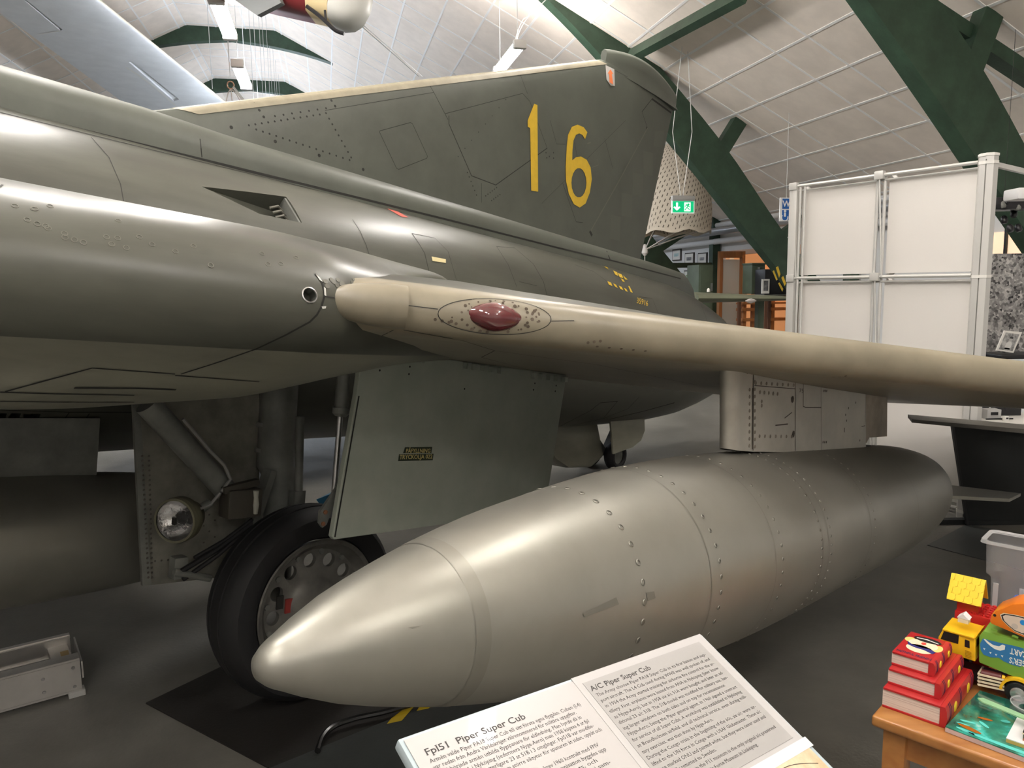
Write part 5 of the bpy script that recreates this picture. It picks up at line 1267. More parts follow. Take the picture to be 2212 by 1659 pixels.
solo('black_cable', MB().tube([tuple(p) for p in cr_spline([tuple(p) for p in cz], 30)], .011, 8), mat('shiny_black_cable', (.012, .012, .012), .25), 'shiny black cable looped on the floor below the tank', 'cable')
bc = floor_q = at_z(700, 1120)
solo('blue_wedge', MB().prism([at_y(*q, 4.6) for q in ((683, 1079), (712, 1068), (706, 1110))], (.05, .15, 0)), mat('blue_wedge_plastic', (.02, .16, .32), .5), 'small blue wedge seen behind the main wheel', 'wedge')
# aluminium step frame
LD = (at_z(150, 1372, .15) - at_z(0, 1408, .15)).normalized(); LN = Vector((LD.y, -LD.x, 0)); LN = LN if LN.y < 0 else -LN   # along, towards camera
M_AL = mat('brushed_aluminium', (.62, .60, .57), .38, .75, var=.06, scale=8)
ec_ = at_z(150, 1372, .15)
t = thing('aluminium_ladder', 'folded aluminium step ladder end lying on the floor', 'ladder', (ec_.x, ec_.y, 0))
far = [ec_ - LD * 1.2, ec_]
obj('side_rail', MB().bar(far[0] - UP * .035, far[1] - UP * .035, .02, .085).bar(far[0] - UP * .0, far[1] - UP * .0, .05, .006).bar(far[0] - UP * .075, far[1] - UP * .075, .05, .006), M_AL, t, smooth=0)
nr = ec_ + LN * .26 + LD * .01
obj('side_rail', MB().bar(nr - LD * 1.2 - UP * .065, nr - UP * .065, .02, .12).bar(nr - LD * 1.2 + LN * -.02, nr - LN * .02, .06, .008).bar(nr - LD * 1.2 - LN * .02 - UP * .13, nr - LN * .02 - UP * .13, .06, .008), M_AL, t, smooth=0)
for s in (.02, .36, .70): obj('rung', MB().bar(ec_ - LD * (s + .03) - UP * .045, nr - LD * (s + .03) - UP * .045, .075, .028), M_AL, t, bevel=.006)
obj('label', MB().box((ec_ + nr) / 2 - LD * .035 - UP * .0295, (.03, .09, .002), (LD, LN, UP)), mat('gold_label', (.55, .40, .18), .4, .4), t, smooth=0)
for p in (ec_ - UP * .11, nr - UP * .14): obj('foot', MB().box(p - LD * .02 - UP * 0.0, (.06, .05, .025), (LD, LN, UP)).tube([p - LD * .05 - UP * .012 - LN * .02, p + LD * .01 - UP * .012 - LN * .02], .014, 8), mat('grey_ladder_foot', (.45, .45, .43), .5), t, bevel=.004)
obj('end_plate', MB().box((ec_ + nr) / 2 + LD * .012 - UP * .05, (.006, .27, .07), (LD, LN, UP)), M_AL, t, smooth=0)
for s, dz in ((.025, -.03), (.025, -.11), (.13, -.045), (.13, -.10)):
    obj('rivet', MB().lathe(nr - LD * s + UP * dz + LN * .010, LN, [(0, .007), (.003, .005)], 10), M_STEEL, t)

# ================================================================== INFORMATION BOARD
BX = (RIGHT * 1 - DOWN * .002 + FWD * .832).normalized(); BYv = (RIGHT * -.833 - DOWN * .765 + FWD).normalized(); BYv = (BYv - BX * BYv.dot(BX)).normalized(); BN = BX.cross(BYv).normalized()
BO = CAMP + ray(872, 1600) * .686
def bpnt(x, y, h=0.0): return BO + BX * x - BYv * y + BN * h
board = thing('information_board', 'slanted information board with two printed text sheets and a photo', 'information board', (bpnt(.22, .15).x, bpnt(.22, .15).y, 0))
def brect(x0, y0, x1, y1, h, th=.0008): return MB().prism([bpnt(x0, y1, h), bpnt(x1, y1, h), bpnt(x1, y0, h), bpnt(x0, y0, h)], -BN * th)
obj('backing', brect(-.004, -.004, .446, .34, -.001, .012), mat('pale_blue_acrylic', (.42, .50, .53), .25), board, bevel=.002)
M_PAPER = mat('white_printed_paper', (.42, .41, .40), .35, coat=.25); M_LAM = mat('laminate_margin', (.46, .455, .45), .18, coat=.5)
obj('sheet', brect(0, 0.0, .214, .297, .0006), M_PAPER, board, smooth=0)
obj('laminate_pouch', brect(.212, -.003, .441, .166, .0012), M_LAM, board, smooth=0)
obj('sheet', brect(.221, .007, .427, .155, .0018, .0004), mat('grey_printed_paper', (.33, .325, .315), .4, coat=.3), board, smooth=0)
M_INK = mat('black_ink', (.035, .033, .032), .5)
def add_serifs(vs, fs, size):
    """short slab feet on the flat stem ends, for a bookish face"""
    cnt = {}
    for f in fs:
        for i in range(len(f)):
            e = (f[i], f[(i + 1) % len(f)]); k_ = (min(e), max(e)); cnt[k_] = cnt.get(k_, 0) + 1
    cap = size * .72; vs = list(vs); fs = list(fs)
    for (i, j), n in cnt.items():
        if n != 1: continue
        a, b = vs[i], vs[j]; w = abs(a.x - b.x)
        if abs(a.y - b.y) < size * .004 and size * .03 < w < size * .16:
            x0, x1, y = min(a.x, b.x), max(a.x, b.x), a.y; h = size * .032; d = size * .052
            y0, y1 = (y, y + h) if y < size * .25 else (y - h, y)
            k = len(vs); vs += [Vector((x0 - d, y0, 0)), Vector((x1 + d, y0, 0)), Vector((x1 + d, y1, 0)), Vector((x0 - d, y1, 0))]; fs.append((k, k + 1, k + 2, k + 3))
    return vs, fs
def line_txt(mb, s, x, y, size, wmax=None, bold=0.0):
    vs, fs = text_mesh(s, size, bold=bold, res=2 if size < .007 else 4)
    if not vs: return
    vs, fs = add_serifs(vs, fs, size)
    k = 1.0
    if wmax: k = wmax / max(v.x for v in vs)
    mb.add([bpnt(x + v.x * k, y - v.y, .0020 if x > .2 else .0008) for v in vs], fs)
mb = MB(); line_txt(mb, 'Fpl51  Piper Super Cub', .012, .0215, .0095, .118, .00012)
LEFT_T = ['Armèn valde Piper PA18 Super Cub till sitt första egna flygplan. Cuben (L4)', 'var redan från Andra Världskriget välrenommerad för militära uppgifter.', '1954 började armèn utbilda flygspanare för eldledning. Man hyrde då in', 'plan via ANA i Nyköping (sedermera Nyge-Aero) men 1958 köptes 6 st fpl', '51A och därefter ytterligare 23 st 51B i 3 omgångar. Fpl51B var modifie-', 'rad för militärt bruk, genom större siktytor för spanaren åt sidan, uppåt och', '', 'Nyge-Aero, som hade Piper-agenturen, skrev 1960 kontrakt med FMV', 'om service av Super Cub. En verkstadsorganisation byggdes upp', 'i Nyköping på Brandholmens flygplats, och', 'all teknisk service, även den som bedrevs i sam-', '', 'till FNs förfogande.', 'ofta till', 'aktiv']
WL = [.188, .176, .178, .183, .184, .190, 0, .174, .178, .160, .172, 0, .19, .19, .19]
for k, s in enumerate(LEFT_T):
    if not s: continue
    y = .0295 + k * .0066
    if k < 11: line_txt(mb, s, .012, y, .0058, WL[k])
    else: line_txt(mb, s, .19 - .0026 * len(s), y, .0058)
obj('lettering', mb, M_INK, board, smooth=0, recalc=False)
mb = MB(); line_txt(mb, 'A/C Piper Super Cub', .2245, .0195, .0088, .098, .0001)
RIGHT_T = ['The Army choose Piper PA18 Super Cub as its first liaison and sup-', 'port aircraft. The L4 Cub used during WWII was well spoken of, and', 'in 1954 the Army started training for airborne fire control for the ar-', 'tillery. First, airplanes were leased from ANA in Nyköping (later know', 'as Nyge-Aero), but in 1958 six a/c 51A were bought, and later an ad-', 'ditional 23 a/c 51B. The 51B-model was modified for military use, hav-', 'ing larger windows on both sides and on top for reconnaissance.', 'Nyge-Aero, being the Piper general agent, in 1960 signed a contract', 'for service of all Super Cubs. A workshop was established in Nyköping', 'at Brandholmen airfield, and all technical service, even during mili-', 'tary exercises, was then done by Nyge-Aero.', 'During the Congo crisis in the beginning of the 60s, six a/c were air-', 'lifted to the UN force in Congo with a USAF Globemaster. These a/c', 'were marked ONU and painted white, but they were never used and', 'eventually returned to Sweden.', 'The Super Cub in the F11 museum is the only original a/c preserved', 'on deposit from the Air Force Museum in Linköping.']
for k, s in enumerate(RIGHT_T):
    line_txt(mb, s, .2255, .0275 + k * .00735, .0056, .192 if k not in (6, 10, 14, 16) else {6: .178, 10: .118, 14: .088, 16: .146}[k])
obj('lettering', mb, M_INK, board, smooth=0, recalc=False)
ph = obj('photo_print', brect(.315, .172, .437, .30, .0012), mat('warm_hangar_photo', (.50, .36, .22), .3, col2=(.75, .6, .42), scale=30, coat=.4), board, smooth=0)
for poly, m in (([(.315, .198), (.345, .185), (.40, .25), (.40, .30), (.315, .30)], mat('photo_dark_wing', (.025, .027, .035), .3)), ([(.395, .205), (.41, .195), (.422, .205), (.415, .235), (.40, .235)], mat('photo_black_engine', (.015, .015, .02), .3)), ([(.39, .235), (.43, .225), (.437, .24), (.437, .26), (.40, .26)], mat('photo_yellow_patch', (.6, .36, .05), .3))):
    obj('photo_shape', MB().prism([bpnt(x, y, .0014) for x, y in poly], -BN * .0002), m, ph, smooth=0)
obj('photo_line', MB().tube([bpnt(.318 + .11 * k / 10, .19 - .014 * math.sin(k / 10 * 3.1), .0014) for k in range(11)], .0004, 4), M_INK, ph)
obj('laminate_edge', brect(.212, .160, .446, .172, .0014), mat('glossy_clear_edge', (.62, .66, .67), .12, coat=.8), board, smooth=0)
pc_ = bpnt(.22, .2, -.02); obj('stand_post', MB().tube([pc_, (pc_.x, pc_.y, 0.02)], .02, 12).lathe((pc_.x, pc_.y, 0.013), UP, [(0, .16), (.012, .16)], 24), M_CHAR, board)

# ================================================================== PINE TABLE WITH TOYS
E1 = Vector((.719, -.695, 0)).normalized(); E2 = Vector((-E1.y, E1.x, 0)); TZ = .60; T0 = at_z(1882, 1545, TZ)
def tb(s, t, z=TZ): return Vector((T0.x, T0.y, 0)) + E1 * s + E2 * t + UP * z
def tl(P): return Vector(((P - T0).dot(E1), (P - T0).dot(E2), P.z))
def at_t(px, py, t): return on_plane(px, py, T0 + E2 * t, E2)
def at_s(px, py, s): return on_plane(px, py, T0 + E1 * s, E1)
AX = (E1, E2, UP)
M_PINE = mat('lacquered_pine', (.42, .19, .055), .35, col2=(.30, .115, .03), scale=5, stretch=(.25, 3, 3), detail=3, coat=.3)
table = thing('pine_table', 'small lacquered pine table holding the toys and red books', 'table', tb(.35, .3, 0))
TD, TWD = .62, 1.0
obj('table_top', MB().box(tb(TWD / 2 - .0, TD / 2, TZ - .0135), (TWD, TD, .027), AX), M_PINE, table, bevel=.008, segs=3)
for s in (.045, TWD - .045):
    for t_ in (.05, TD - .05): obj('leg', MB().box(tb(s, t_, (TZ - .027) / 2), (.05, .05, TZ - .027), AX), M_PINE, table, bevel=.004)
for t_ in (.05, TD - .05): obj('apron', MB().box(tb(TWD / 2, t_, TZ - .065), (TWD - .14, .022, .07), AX), M_PINE, table, smooth=0)
for s in (.045, TWD - .045): obj('apron', MB().box(tb(s, TD / 2, TZ - .065), (.022, TD - .15, .07), AX), M_PINE, table, smooth=0)
# red picture books, one on another
M_RCOV = mat('red_book_cloth', (.42, .018, .02), .35, coat=.2); M_PAGES = mat('cream_page_edges', (.70, .60, .52), .7, col2=(.42, .26, .22), scale=6, stretch=(.6, .6, 90), lo=.45, hi=.75)
M_YOVAL = mat('yellow_spine_dot', (.80, .58, .03), .4); M_NAVY = mat('navy_spine_band', (.03, .02, .07), .5)
def book(s0, t0, s1, t1, z0, h, lab, rot=.0):
    c = tb((s0 + s1) / 2, (t0 + t1) / 2, z0); t = thing('picture_book', lab, 'book', c, 'red picture books stacked on the pine table')
    ca, sa = math.cos(rot), math.sin(rot); X = E1 * ca + E2 * sa; Y = E1 * -sa + E2 * ca; A = (X, Y, UP)
    W, D = s1 - s0, t1 - t0; cv = .005
    obj('cover', MB().box(c + UP * cv / 2, (W, D, cv), A).box(c + UP * (h - cv / 2) - X * .005, (W - .0105, D, cv), A), M_RCOV, t, bevel=.001)
    # rounded spine at the right
    pr_ = [(W / 2 - .010, 0), (W / 2, 0), (W / 2 + .004, h * .2), (W / 2 + .0055, h * .5), (W / 2 + .004, h * .8), (W / 2, h), (W / 2 - .010, h)]
    sp = obj('spine', MB().prism([c + X * x - Y * D / 2 + UP * z for x, z in pr_], Y * D), M_RCOV, t, smooth=60)
    obj('pages', MB().box(c + UP * h / 2 - X * .006, (W - .010, D - .006, h - 2 * cv), A), M_PAGES, t, smooth=0)
    n_ = 2
    for f in (.30, .78):
        p = c + X * (W / 2 + .0055) + Y * (D * (f - .5)) + UP * h * .5
        obj('spine_dot', MB().lathe(p - X * .001, X, [(0, .0001), (.0, h * .26), (.0016, h * .22)], 18), M_YOVAL, sp)
    for f in (.10, .14, .47, .51, .90, .94):
        obj('spine_band', MB().prism([c + X * (x + .0006) + Y * (D * (f - .5)) + UP * z for x, z in pr_[1:-1]] + [c + X * (W / 2 - .002) + Y * (D * (f - .5)) + UP * z for z in (h, 0)], Y * .0022), M_NAVY, sp, smooth=0)
    return t, c, A, W, D
z_1, z_2, z_3 = .650, .6887, .7231
book(.006, .056, .140, .290, TZ, z_1 - TZ, 'red picture book, largest at the bottom of the stack')
book(.008, .082, .120, .272, z_1, z_2 - z_1, 'red picture book in the middle of the stack')
bk, bc_, bA, bW, bD = book(.007, .106, .098, .250, z_2, z_3 - z_2, 'red picture book on top of the stack with a hatted face')
X_, Y_, _ = bA
def bk_p(x, y, h=.0006): return bc_ + X_ * ((x - .5) * bW) + Y_ * ((y - .5) * bD) + UP * (z_3 - z_2 + h)
def bshape(pts, m, h, name): obj(name, MB().prism([bk_p(*q, h) for q in pts], -UP * .0004), m, bk, smooth=0)
def ell(cx, cy, rx, ry, n=20, a0=0): return [(cx + rx * math.cos(2 * math.pi * k / n), cy + ry * math.sin(2 * math.pi * k / n)) for k in range(n)]
bshape(ell(.14, .66, .13, .10), mat('yellow_hair_print', (.85, .62, .20), .4), .0006, 'cover_print'); bshape(ell(.86, .58, .12, .14), mat('yellow_hair_print', (.85, .62, .20)), .0006, 'cover_print')
bshape(ell(.5, .58, .36, .20), mat('cream_face_print', (.85, .70, .50), .4), .001, 'cover_print'); bshape(ell(.5, .38, .33, .16), mat('cream_face_print', (.85, .70, .50)), .001, 'cover_print')
bshape([(.12, .55), (.3, .46), (.5, .44), (.7, .47), (.88, .42), (.84, .32), (.6, .38), (.4, .38), (.2, .42)], mat('navy_scarf_print', (.03, .03, .16), .4), .0014, 'cover_print')
bshape(ell(.52, .80, .34, .10), mat('black_hat_print', (.015, .015, .015), .4), .0014, 'cover_print'); bshape([(.25, .80), (.5, .83), (.8, .78), (.8, .76), (.5, .80), (.25, .78)], M_MATB, .0018, 'cover_print')
bshape(ell(.5, .62, .06, .05), mat('red_nose_print', (.65, .06, .04), .4), .0018, 'cover_print')
vs_, fs_ = text_mesh('FAITHFUL FRIENDS', .1, bold=.002, res=1); xm = max(v.x for v in vs_)
obj('cover_title', MB().add([bk_p(.06 + .86 * v.x / xm, .06 + v.y * 1.1, .0008) for v in vs_], fs_), M_NAVY, bk, smooth=0, recalc=False)

# toy truck
TT = .285
def tp(px, py, d=0.0): return at_t(px, py, TT + d)
M_TY = mat('yellow_toy_plastic', (.78, .46, .015), .3); M_TG = mat('green_toy_plastic', (.16, .33, .045), .35); M_TK = mat('black_toy_plastic', (.012, .012, .012), .4); M_CREAM = mat('cream_toy_plastic', (.72, .64, .46), .4)
truck = thing('toy_truck', 'toy lorry with yellow cab and green box body on the pine table', 'toy truck', tb(.2, .3))
cabo = cbs([(385, 800), (470, 660), (1030, 820), (1050, 830), (1050, 1240), (860, 1180), (400, 1000)], 1980, 1280, 8.293)
cw = .085
obj('cab', MB().prism([tp(*q) for q in cabo], E2 * cw), M_TY, truck, bevel=.003)
roof = [tp(*q) for q in cbs([(468, 668), (1030, 828), (1075, 800), (1075, 780), (1030, 800), (470, 640)], 1980, 1280, 8.293)]
obj('cab_roof', MB().prism([p - E2 * .004 for p in roof], E2 * (cw + .006)), M_TY, truck, bevel=.002)
for nm, q in (('side_window', [(492, 690), (758, 765), (745, 918), (432, 828)]), ('side_window', [(868, 840), (948, 865), (952, 995), (862, 968)])):
    obj(nm, MB().prism([tp(*p) - E2 * .0012 for p in cbs(q, 1980, 1280, 8.293)], E2 * .002), M_TK, truck, smooth=0)
ce_ = tl(tp(*cb(1050, 830, 1980, 1280, 8.293))); zr = ce_.z
obj('rear_window', MB().box(tb(ce_.x + .0005, TT + .03, zr - .02), (.002, .035, .028), AX), M_TK, truck, smooth=0)
for k in range(6):
    y = 1030 + k * 26; obj('grille_line', MB().bar(tp(*cb(870, y, 1980, 1280, 8.293)) - E2 * .001, tp(*cb(985, y + 33, 1980, 1280, 8.293)) - E2 * .001, .002, .001), mat('dark_yellow_line', (.45, .25, .01), .4), truck, smooth=0)
bodyq = cbs([(1120, 780), (1200, 690), (2200, 975), (2350, 1760), (1130, 1260), (1115, 1230)], 1980, 1280, 8.293)
M_TB = [tp(*q, .004) for q in bodyq]
gb = obj('box_body', MB().prism(M_TB, E2 * .09), M_TG, truck, bevel=.002); T_GB = bvh_of(gb)
mb = MB(); marks_shape(mb, T_GB, [cbs([(1135, 920), (1190, 820), (1300, 850), (1500, 900), (1640, 930), (1780, 960), (1920, 1000), (1923, 1300), (1850, 1330), (1700, 1290), (1560, 1230), (1470, 1165), (1330, 1160), (1200, 1110), (1150, 1030)], 1980, 1280, 8.293)], .0006); obj('blue_sticker', mb, mat('blue_sticker_print', (.03, .17, .38), .35), gb, smooth=0, recalc=False)
mb = MB(); marks_shape(mb, T_GB, [cbs([(1200, 830), (1260, 900), (1330, 960), (1400, 1010), (1500, 1040), (1580, 1020), (1590, 950), (1540, 930), (1480, 960), (1380, 940), (1290, 880), (1230, 830)], 1980, 1280, 8.293)], .001)
for x, y in ((1215, 1005), (1325, 1075), (1425, 1110), (1535, 1135)): marks_shape(mb, T_GB, [cbs([(x - 22, y - 18), (x + 25, y - 5), (x + 5, y + 5), (x + 15, y + 25), (x - 8, y + 12)], 1980, 1280, 8.293)], .001)
obj('sticker_cloud', mb, mat('white_sticker_print', (.75, .76, .70), .4), gb, smooth=0, recalc=False)
mb = MB(); text_px(mb, T_GB, 'CART', cbs([(1675, 985), (1990, 1070), (1985, 1180), (1670, 1095)], 1980, 1280, 8.293), .02, .0012, 1, True); text_px(mb, T_GB, "GER'S", cbs([(1660, 1145), (1990, 1235), (1985, 1350), (1655, 1260)], 1980, 1280, 8.293), .02, .0012, 1, True)
obj('sticker_lettering', mb, mat('white_sticker_print', (.75, .76, .70)), gb, smooth=0, recalc=False)
for x, y in ((1390, 670), (1765, 790)): obj('box_hinge', MB().bar(tp(*cb(x - 55, y - 18, 1980, 1280, 8.293)), tp(*cb(x + 55, y + 16, 1980, 1280, 8.293)), .004, .004), M_TG, gb, smooth=0)
W3 = (1980, 1460, 8.336)
hubp = tp(*cb(1835, 310, *W3)); wr = hubp.z - TZ
hl_ = tl(hubp)
for s_, t__ in ((hl_.x, TT), (hl_.x, TT + .085), (ce_.x - .05, TT + .085)):
    w = obj('wheel', MB().lathe(tb(s_, t__ - .008, TZ + wr), E2, [(0, wr * .6), (.0, wr * .9), (.004, wr), (.014, wr), (.018, wr * .9)], 28), M_TK, truck, smooth=40)
    obj('hubcap', MB().lathe(tb(s_, t__ - .0085, TZ + wr), -E2, [(0, wr * .58), (.002, wr * .55), (.004, wr * .3), (.003, .002)], 18), mat('silver_hubcap', (.6, .6, .58), .25, .8), w)
fr_ = [(hl_.x + (wr + r_) * math.cos(a), TZ + wr + (wr + r_) * math.sin(a)) for r_, rng in ((.004, range(0, 13)), (.010, range(12, -1, -1))) for a in [math.pi * k / 12 for k in rng]]
obj('mudguard', MB().prism([tb(s_, TT - .008, z) for s_, z in fr_], E2 * .04), M_TY, truck, smooth=30)
for k in range(4):
    a, b = tp(*cb(1110, -30 + k * 62, *W3), -.004), tp(*cb(1580, 80 + k * 62 - k * 4, *W3), -.004); obj('rack_bar', MB().bar(a, b, .004, .004).bar(a, a + E2 * .05, .004, .004), M_CREAM, truck, smooth=0)
obj('fuel_tank', MB().tube([tp(*cb(1180, -40, *W3), .012), tp(*cb(1540, 40, *W3), .012)], .012, 14), mat('maroon_toy_plastic', (.10, .02, .02), .4), truck); obj('tank_cap', MB().lathe(tp(*cb(1545, 25, *W3), .008), E1, [(0, .007), (.006, .005)], 10), M_TY, truck)
obj('chassis', MB().box(tb(hl_.x - .03, TT + .045, TZ + wr), (.24, .05, .02), AX), M_TK, truck)
# small toy house block on the cab roof
rc = tl(tp(*cb(790, 620, 1980, 1280, 8.293))); rt = rc.z
t = thing('toy_paper_house', 'tiny yellow block with white printed gable on the toy cab roof', 'toy block', tb(rc.x, TT + .035, rt))
hb = tb(rc.x - .001, TT + .035, rt + .004)
obj('base', MB().box(hb + UP * .004, (.024, .024, .012), AX), M_CREAM, t, bevel=.001); obj('roof', MB().prism([hb + E1 * x - E2 * .013 + UP * z for x, z in ((-.014, .010), (.014, .010), (0, .022))], E2 * .026), mat('white_print_card', (.75, .75, .74), .5), t, smooth=0)
# orange toy on top of the truck body
oq = cbs([(1310, 510), (1340, 400), (1420, 330), (1560, 280), (1720, 210), (1900, 200), (2100, 240), (2300, 700), (2200, 930), (1900, 800), (1330, 560)], 1980, 1280, 8.293)
ot = thing('orange_toy_shell', 'orange toy vehicle shell with zigzag printed window on the lorry', 'toy', tp(*oq[-1]))
os_ = obj('shell', MB().prism([tp(*q, .0) for q in oq], E2 * .08), mat('orange_toy_plastic', (.68, .18, .015), .3), ot, bevel=.006); T_OS = bvh_of(os_)
C2 = (1980, 1280, 8.293)
def ell_px(n, sc): 
    base = [(1510, 400), (1570, 375), (1750, 400), (1930, 440), (2020, 500), (2010, 760), (1920, 755), (1760, 690), (1640, 590), (1540, 490)]
    cx0 = sum(p[0] for p in base) / len(base); cy0 = sum(p[1] for p in base) / len(base); return [(cx0 + (x - cx0) * sc, cy0 + (y - cy0) * sc) for x, y in base]
for sc, m, l in ((1.06, M_CREAM, .0008), (.98, M_TK, .0012), (.86, mat('beige_window_print', (.62, .52, .42), .4), .0016)):
    mb = MB(); marks_shape(mb, T_OS, [cbs(ell_px(10, sc), *C2)], l)
    if mb.v: obj('window_print', mb, m, os_, smooth=0, recalc=False)
mb = MB(); marks_dot(mb, T_OS, *cb(1910, 535, *C2), .0065, .002, 16); 
if mb.v: obj('blue_dot', mb, mat('blue_dot_print', (.02, .22, .55), .4), os_, smooth=0, recalc=False)
mb = MB(); marks_dot(mb, T_OS, *cb(1760, 600, *C2), .007, .002, 16)
if mb.v: obj('grey_dot', mb, mat('grey_dot_print', (.48, .42, .36), .4), os_, smooth=0, recalc=False)
mb = MB(); marks_dot(mb, T_OS, *cb(1400, 405, *C2), .0035, .001, 12)
if mb.v: obj('rivet_hole', mb, M_TK, os_, smooth=0, recalc=False)
# red brick plate, house with yellow shingle roof
HT = .40
M_RB = mat('red_brick_plastic', (.50, .02, .018), .3)
def ht(px, py, d=0.0): return at_t(px, py, HT + d)
pA, pB = tl(ht(*cb(680, 400, *C2))), tl(ht(*cb(1310, 520, *C2)))
zt_ = TZ + .06
plate = thing('brick_plate', 'red studded toy brick plate behind the toy lorry', 'toy brick', tb(pA.x + .09, HT + .06))
s0_, s1_ = pA.x, pB.x + .005; zt_ = pB.z + .006
obj('plate', MB().box(tb((s0_ + s1_) / 2, HT + .05, (zt_ + TZ) / 2), (s1_ - s0_, .10, zt_ - TZ), AX), M_RB, plate, bevel=.001)
for i in range(5):
    for j in range(6): obj('stud', MB().lathe(tb(s0_ + .03 + i * .0155 + .012, HT + .010 + j * .016, zt_), UP, [(0, .0048), (.0045, .0048)], 12), M_RB, plate, smooth=40)
C1 = (1980, 1100, 8.293)
ra, rb, rc_, rd = [ht(*cb(*q, *C1)) for q in ((700, 1240), (1195, 1340), (1095, 1700), (550, 1620))]
rl, rr_ = tl(ra), tl(rb); zr_ = (rl.z + rr_.z) / 2; ze = (tl(rc_).z + tl(rd).z) / 2
zr_, ze = max(zr_, ze + .02), ze
hs0, hs1 = min(tl(rd).x, rl.x) , max(tl(rc_).x, rr_.x)
house = thing('toy_house', 'red toy brick house with yellow shingle roof', 'toy house', tb((hs0 + hs1) / 2, HT + .04, zt_))
hd = .030
sl = Vector((0, 0, 0))
ridge_t = HT + hd; base_z = zt_
obj('walls', MB().box(tb((hs0 + hs1) / 2 + .006, HT + hd, (base_z + ze) / 2 + .003), (hs1 - hs0 - .030, hd * 1.3, ze - base_z + .008), AX), M_RB, house, smooth=0)
obj('gable', MB().prism([tb(hs1 - .012, HT + hd - .02, ze), tb(hs1 - .012, HT + hd + .02, ze), tb(hs1 - .012, HT + hd, zr_ - .004)], -E1 * (hs1 - hs0 - .03)), M_RB, house, smooth=0)
M_SH = mat('yellow_shingle_plastic', (.82, .60, .02), .35)
for sgn in (-1, 1):
    e0, e1_ = tb(hs0, HT + hd + sgn * (hd + .006), ze), tb(hs0, HT + hd, zr_); slope = (e1_ - e0); nrm = E1.cross(slope).normalized(); nrm = nrm if nrm.z > 0 else -nrm
    obj('roof_slab', MB().prism([e0, e0 + E1 * (hs1 - hs0), e1_ + E1 * (hs1 - hs0), e1_], nrm * .0025), M_SH, house, smooth=0)
    if sgn < 0:
        for r in range(4):
            w_sh = (hs1 - hs0) / 4
            for k in range(5 if r % 2 else 4):
                x0_ = k * w_sh - (w_sh / 2 if r % 2 else 0); x1_ = min(hs1 - hs0, x0_ + w_sh * .96); x0_ = max(0, x0_)
                if x1_ - x0_ < .003: continue
                y0, y1 = r / 4, (r + 1.02) / 4; mid = (x0_ + x1_) / 2
                poly = [(x0_, y1), (x0_, y0 + .05), (x0_ + (x1_ - x0_) * .25, y0 + .005), (mid, y0 - .01), (x1_ - (x1_ - x0_) * .25, y0 + .005), (x1_, y0 + .05), (x1_, y1)]
                obj('shingle', MB().prism([e0 + E1 * x + slope * y + nrm * .0025 for x, y in poly], nrm * (.0012 + .0006 * (1 - 0))), M_SH, house, smooth=0)
# blue brick
bb_ = tl(ht(*cb(1690, 200, *C2), .06)); t = thing('toy_brick', 'blue studded toy brick beside the orange toy', 'toy brick', tb(bb_.x + .03, HT + .08))
M_BB = mat('blue_brick_plastic', (.025, .11, .55), .3)
bz = bb_.z
obj('body', MB().box(tb(bb_.x + .035, HT + .085, (bz + .010 + TZ) / 2), (.07, .045, bz + .010 - TZ), AX), M_BB, t, bevel=.001)
for i in range(4):
    for j in range(2): obj('stud', MB().lathe(tb(bb_.x + .010 + i * .016, HT + .075 + j * .018, bz + .010), UP, [(0, .0055), (.0045, .0055)], 12), M_BB, t, smooth=40)
# clear storage bin
BT = .525
bl = tl(at_t(*cb(1235, 540, *C1), BT)); brim = bl.z
M_CLR = mat('cloudy_clear_plastic', (.75, .75, .76), .22, alpha=.16, spec=.6, coat=.4)
M_RIM = mat('cloudy_bin_rim', (.62, .62, .62), .25, alpha=.5)
bin_ = thing('storage_bin', 'cloudy clear plastic storage bin full of toys', 'storage bin', tb(bl.x + .16, BT + .12))
BW, BDp, BH = .34, .10, brim - TZ
def bin_ring(e, z, r=.02): 
    s0, s1, t0, t1 = bl.x - e, bl.x + BW + e, BT - e, BT + BDp + e
    out = []
    for cx2, cy2, a0 in ((s1 - r, t1 - r, 0), (s0 + r, t1 - r, 90), (s0 + r, t0 + r, 180), (s1 - r, t0 + r, 270)):
        for k in range(5): a = math.radians(a0 + 22.5 * k); out.append(tb(cx2 + r * math.cos(a), cy2 + r * math.sin(a), z))
    return out
obj('tub', MB().loft([bin_ring(-.02, TZ + .003), bin_ring(-.012, TZ + BH * .66), bin_ring(-.002, TZ + BH * .70), bin_ring(.002, brim)], True, True), M_CLR, bin_)
obj('rim', MB().loft([bin_ring(.0, brim - .003), bin_ring(.011, brim), bin_ring(.013, brim - .008), bin_ring(.010, brim - .010)], True), M_RIM, bin_)
for k in range(4): obj('rib', MB().box(tb(bl.x + .03 + k * .06, BT + .008, TZ + BH * .33), (.012, .003, BH * .6), AX), M_RIM, bin_)
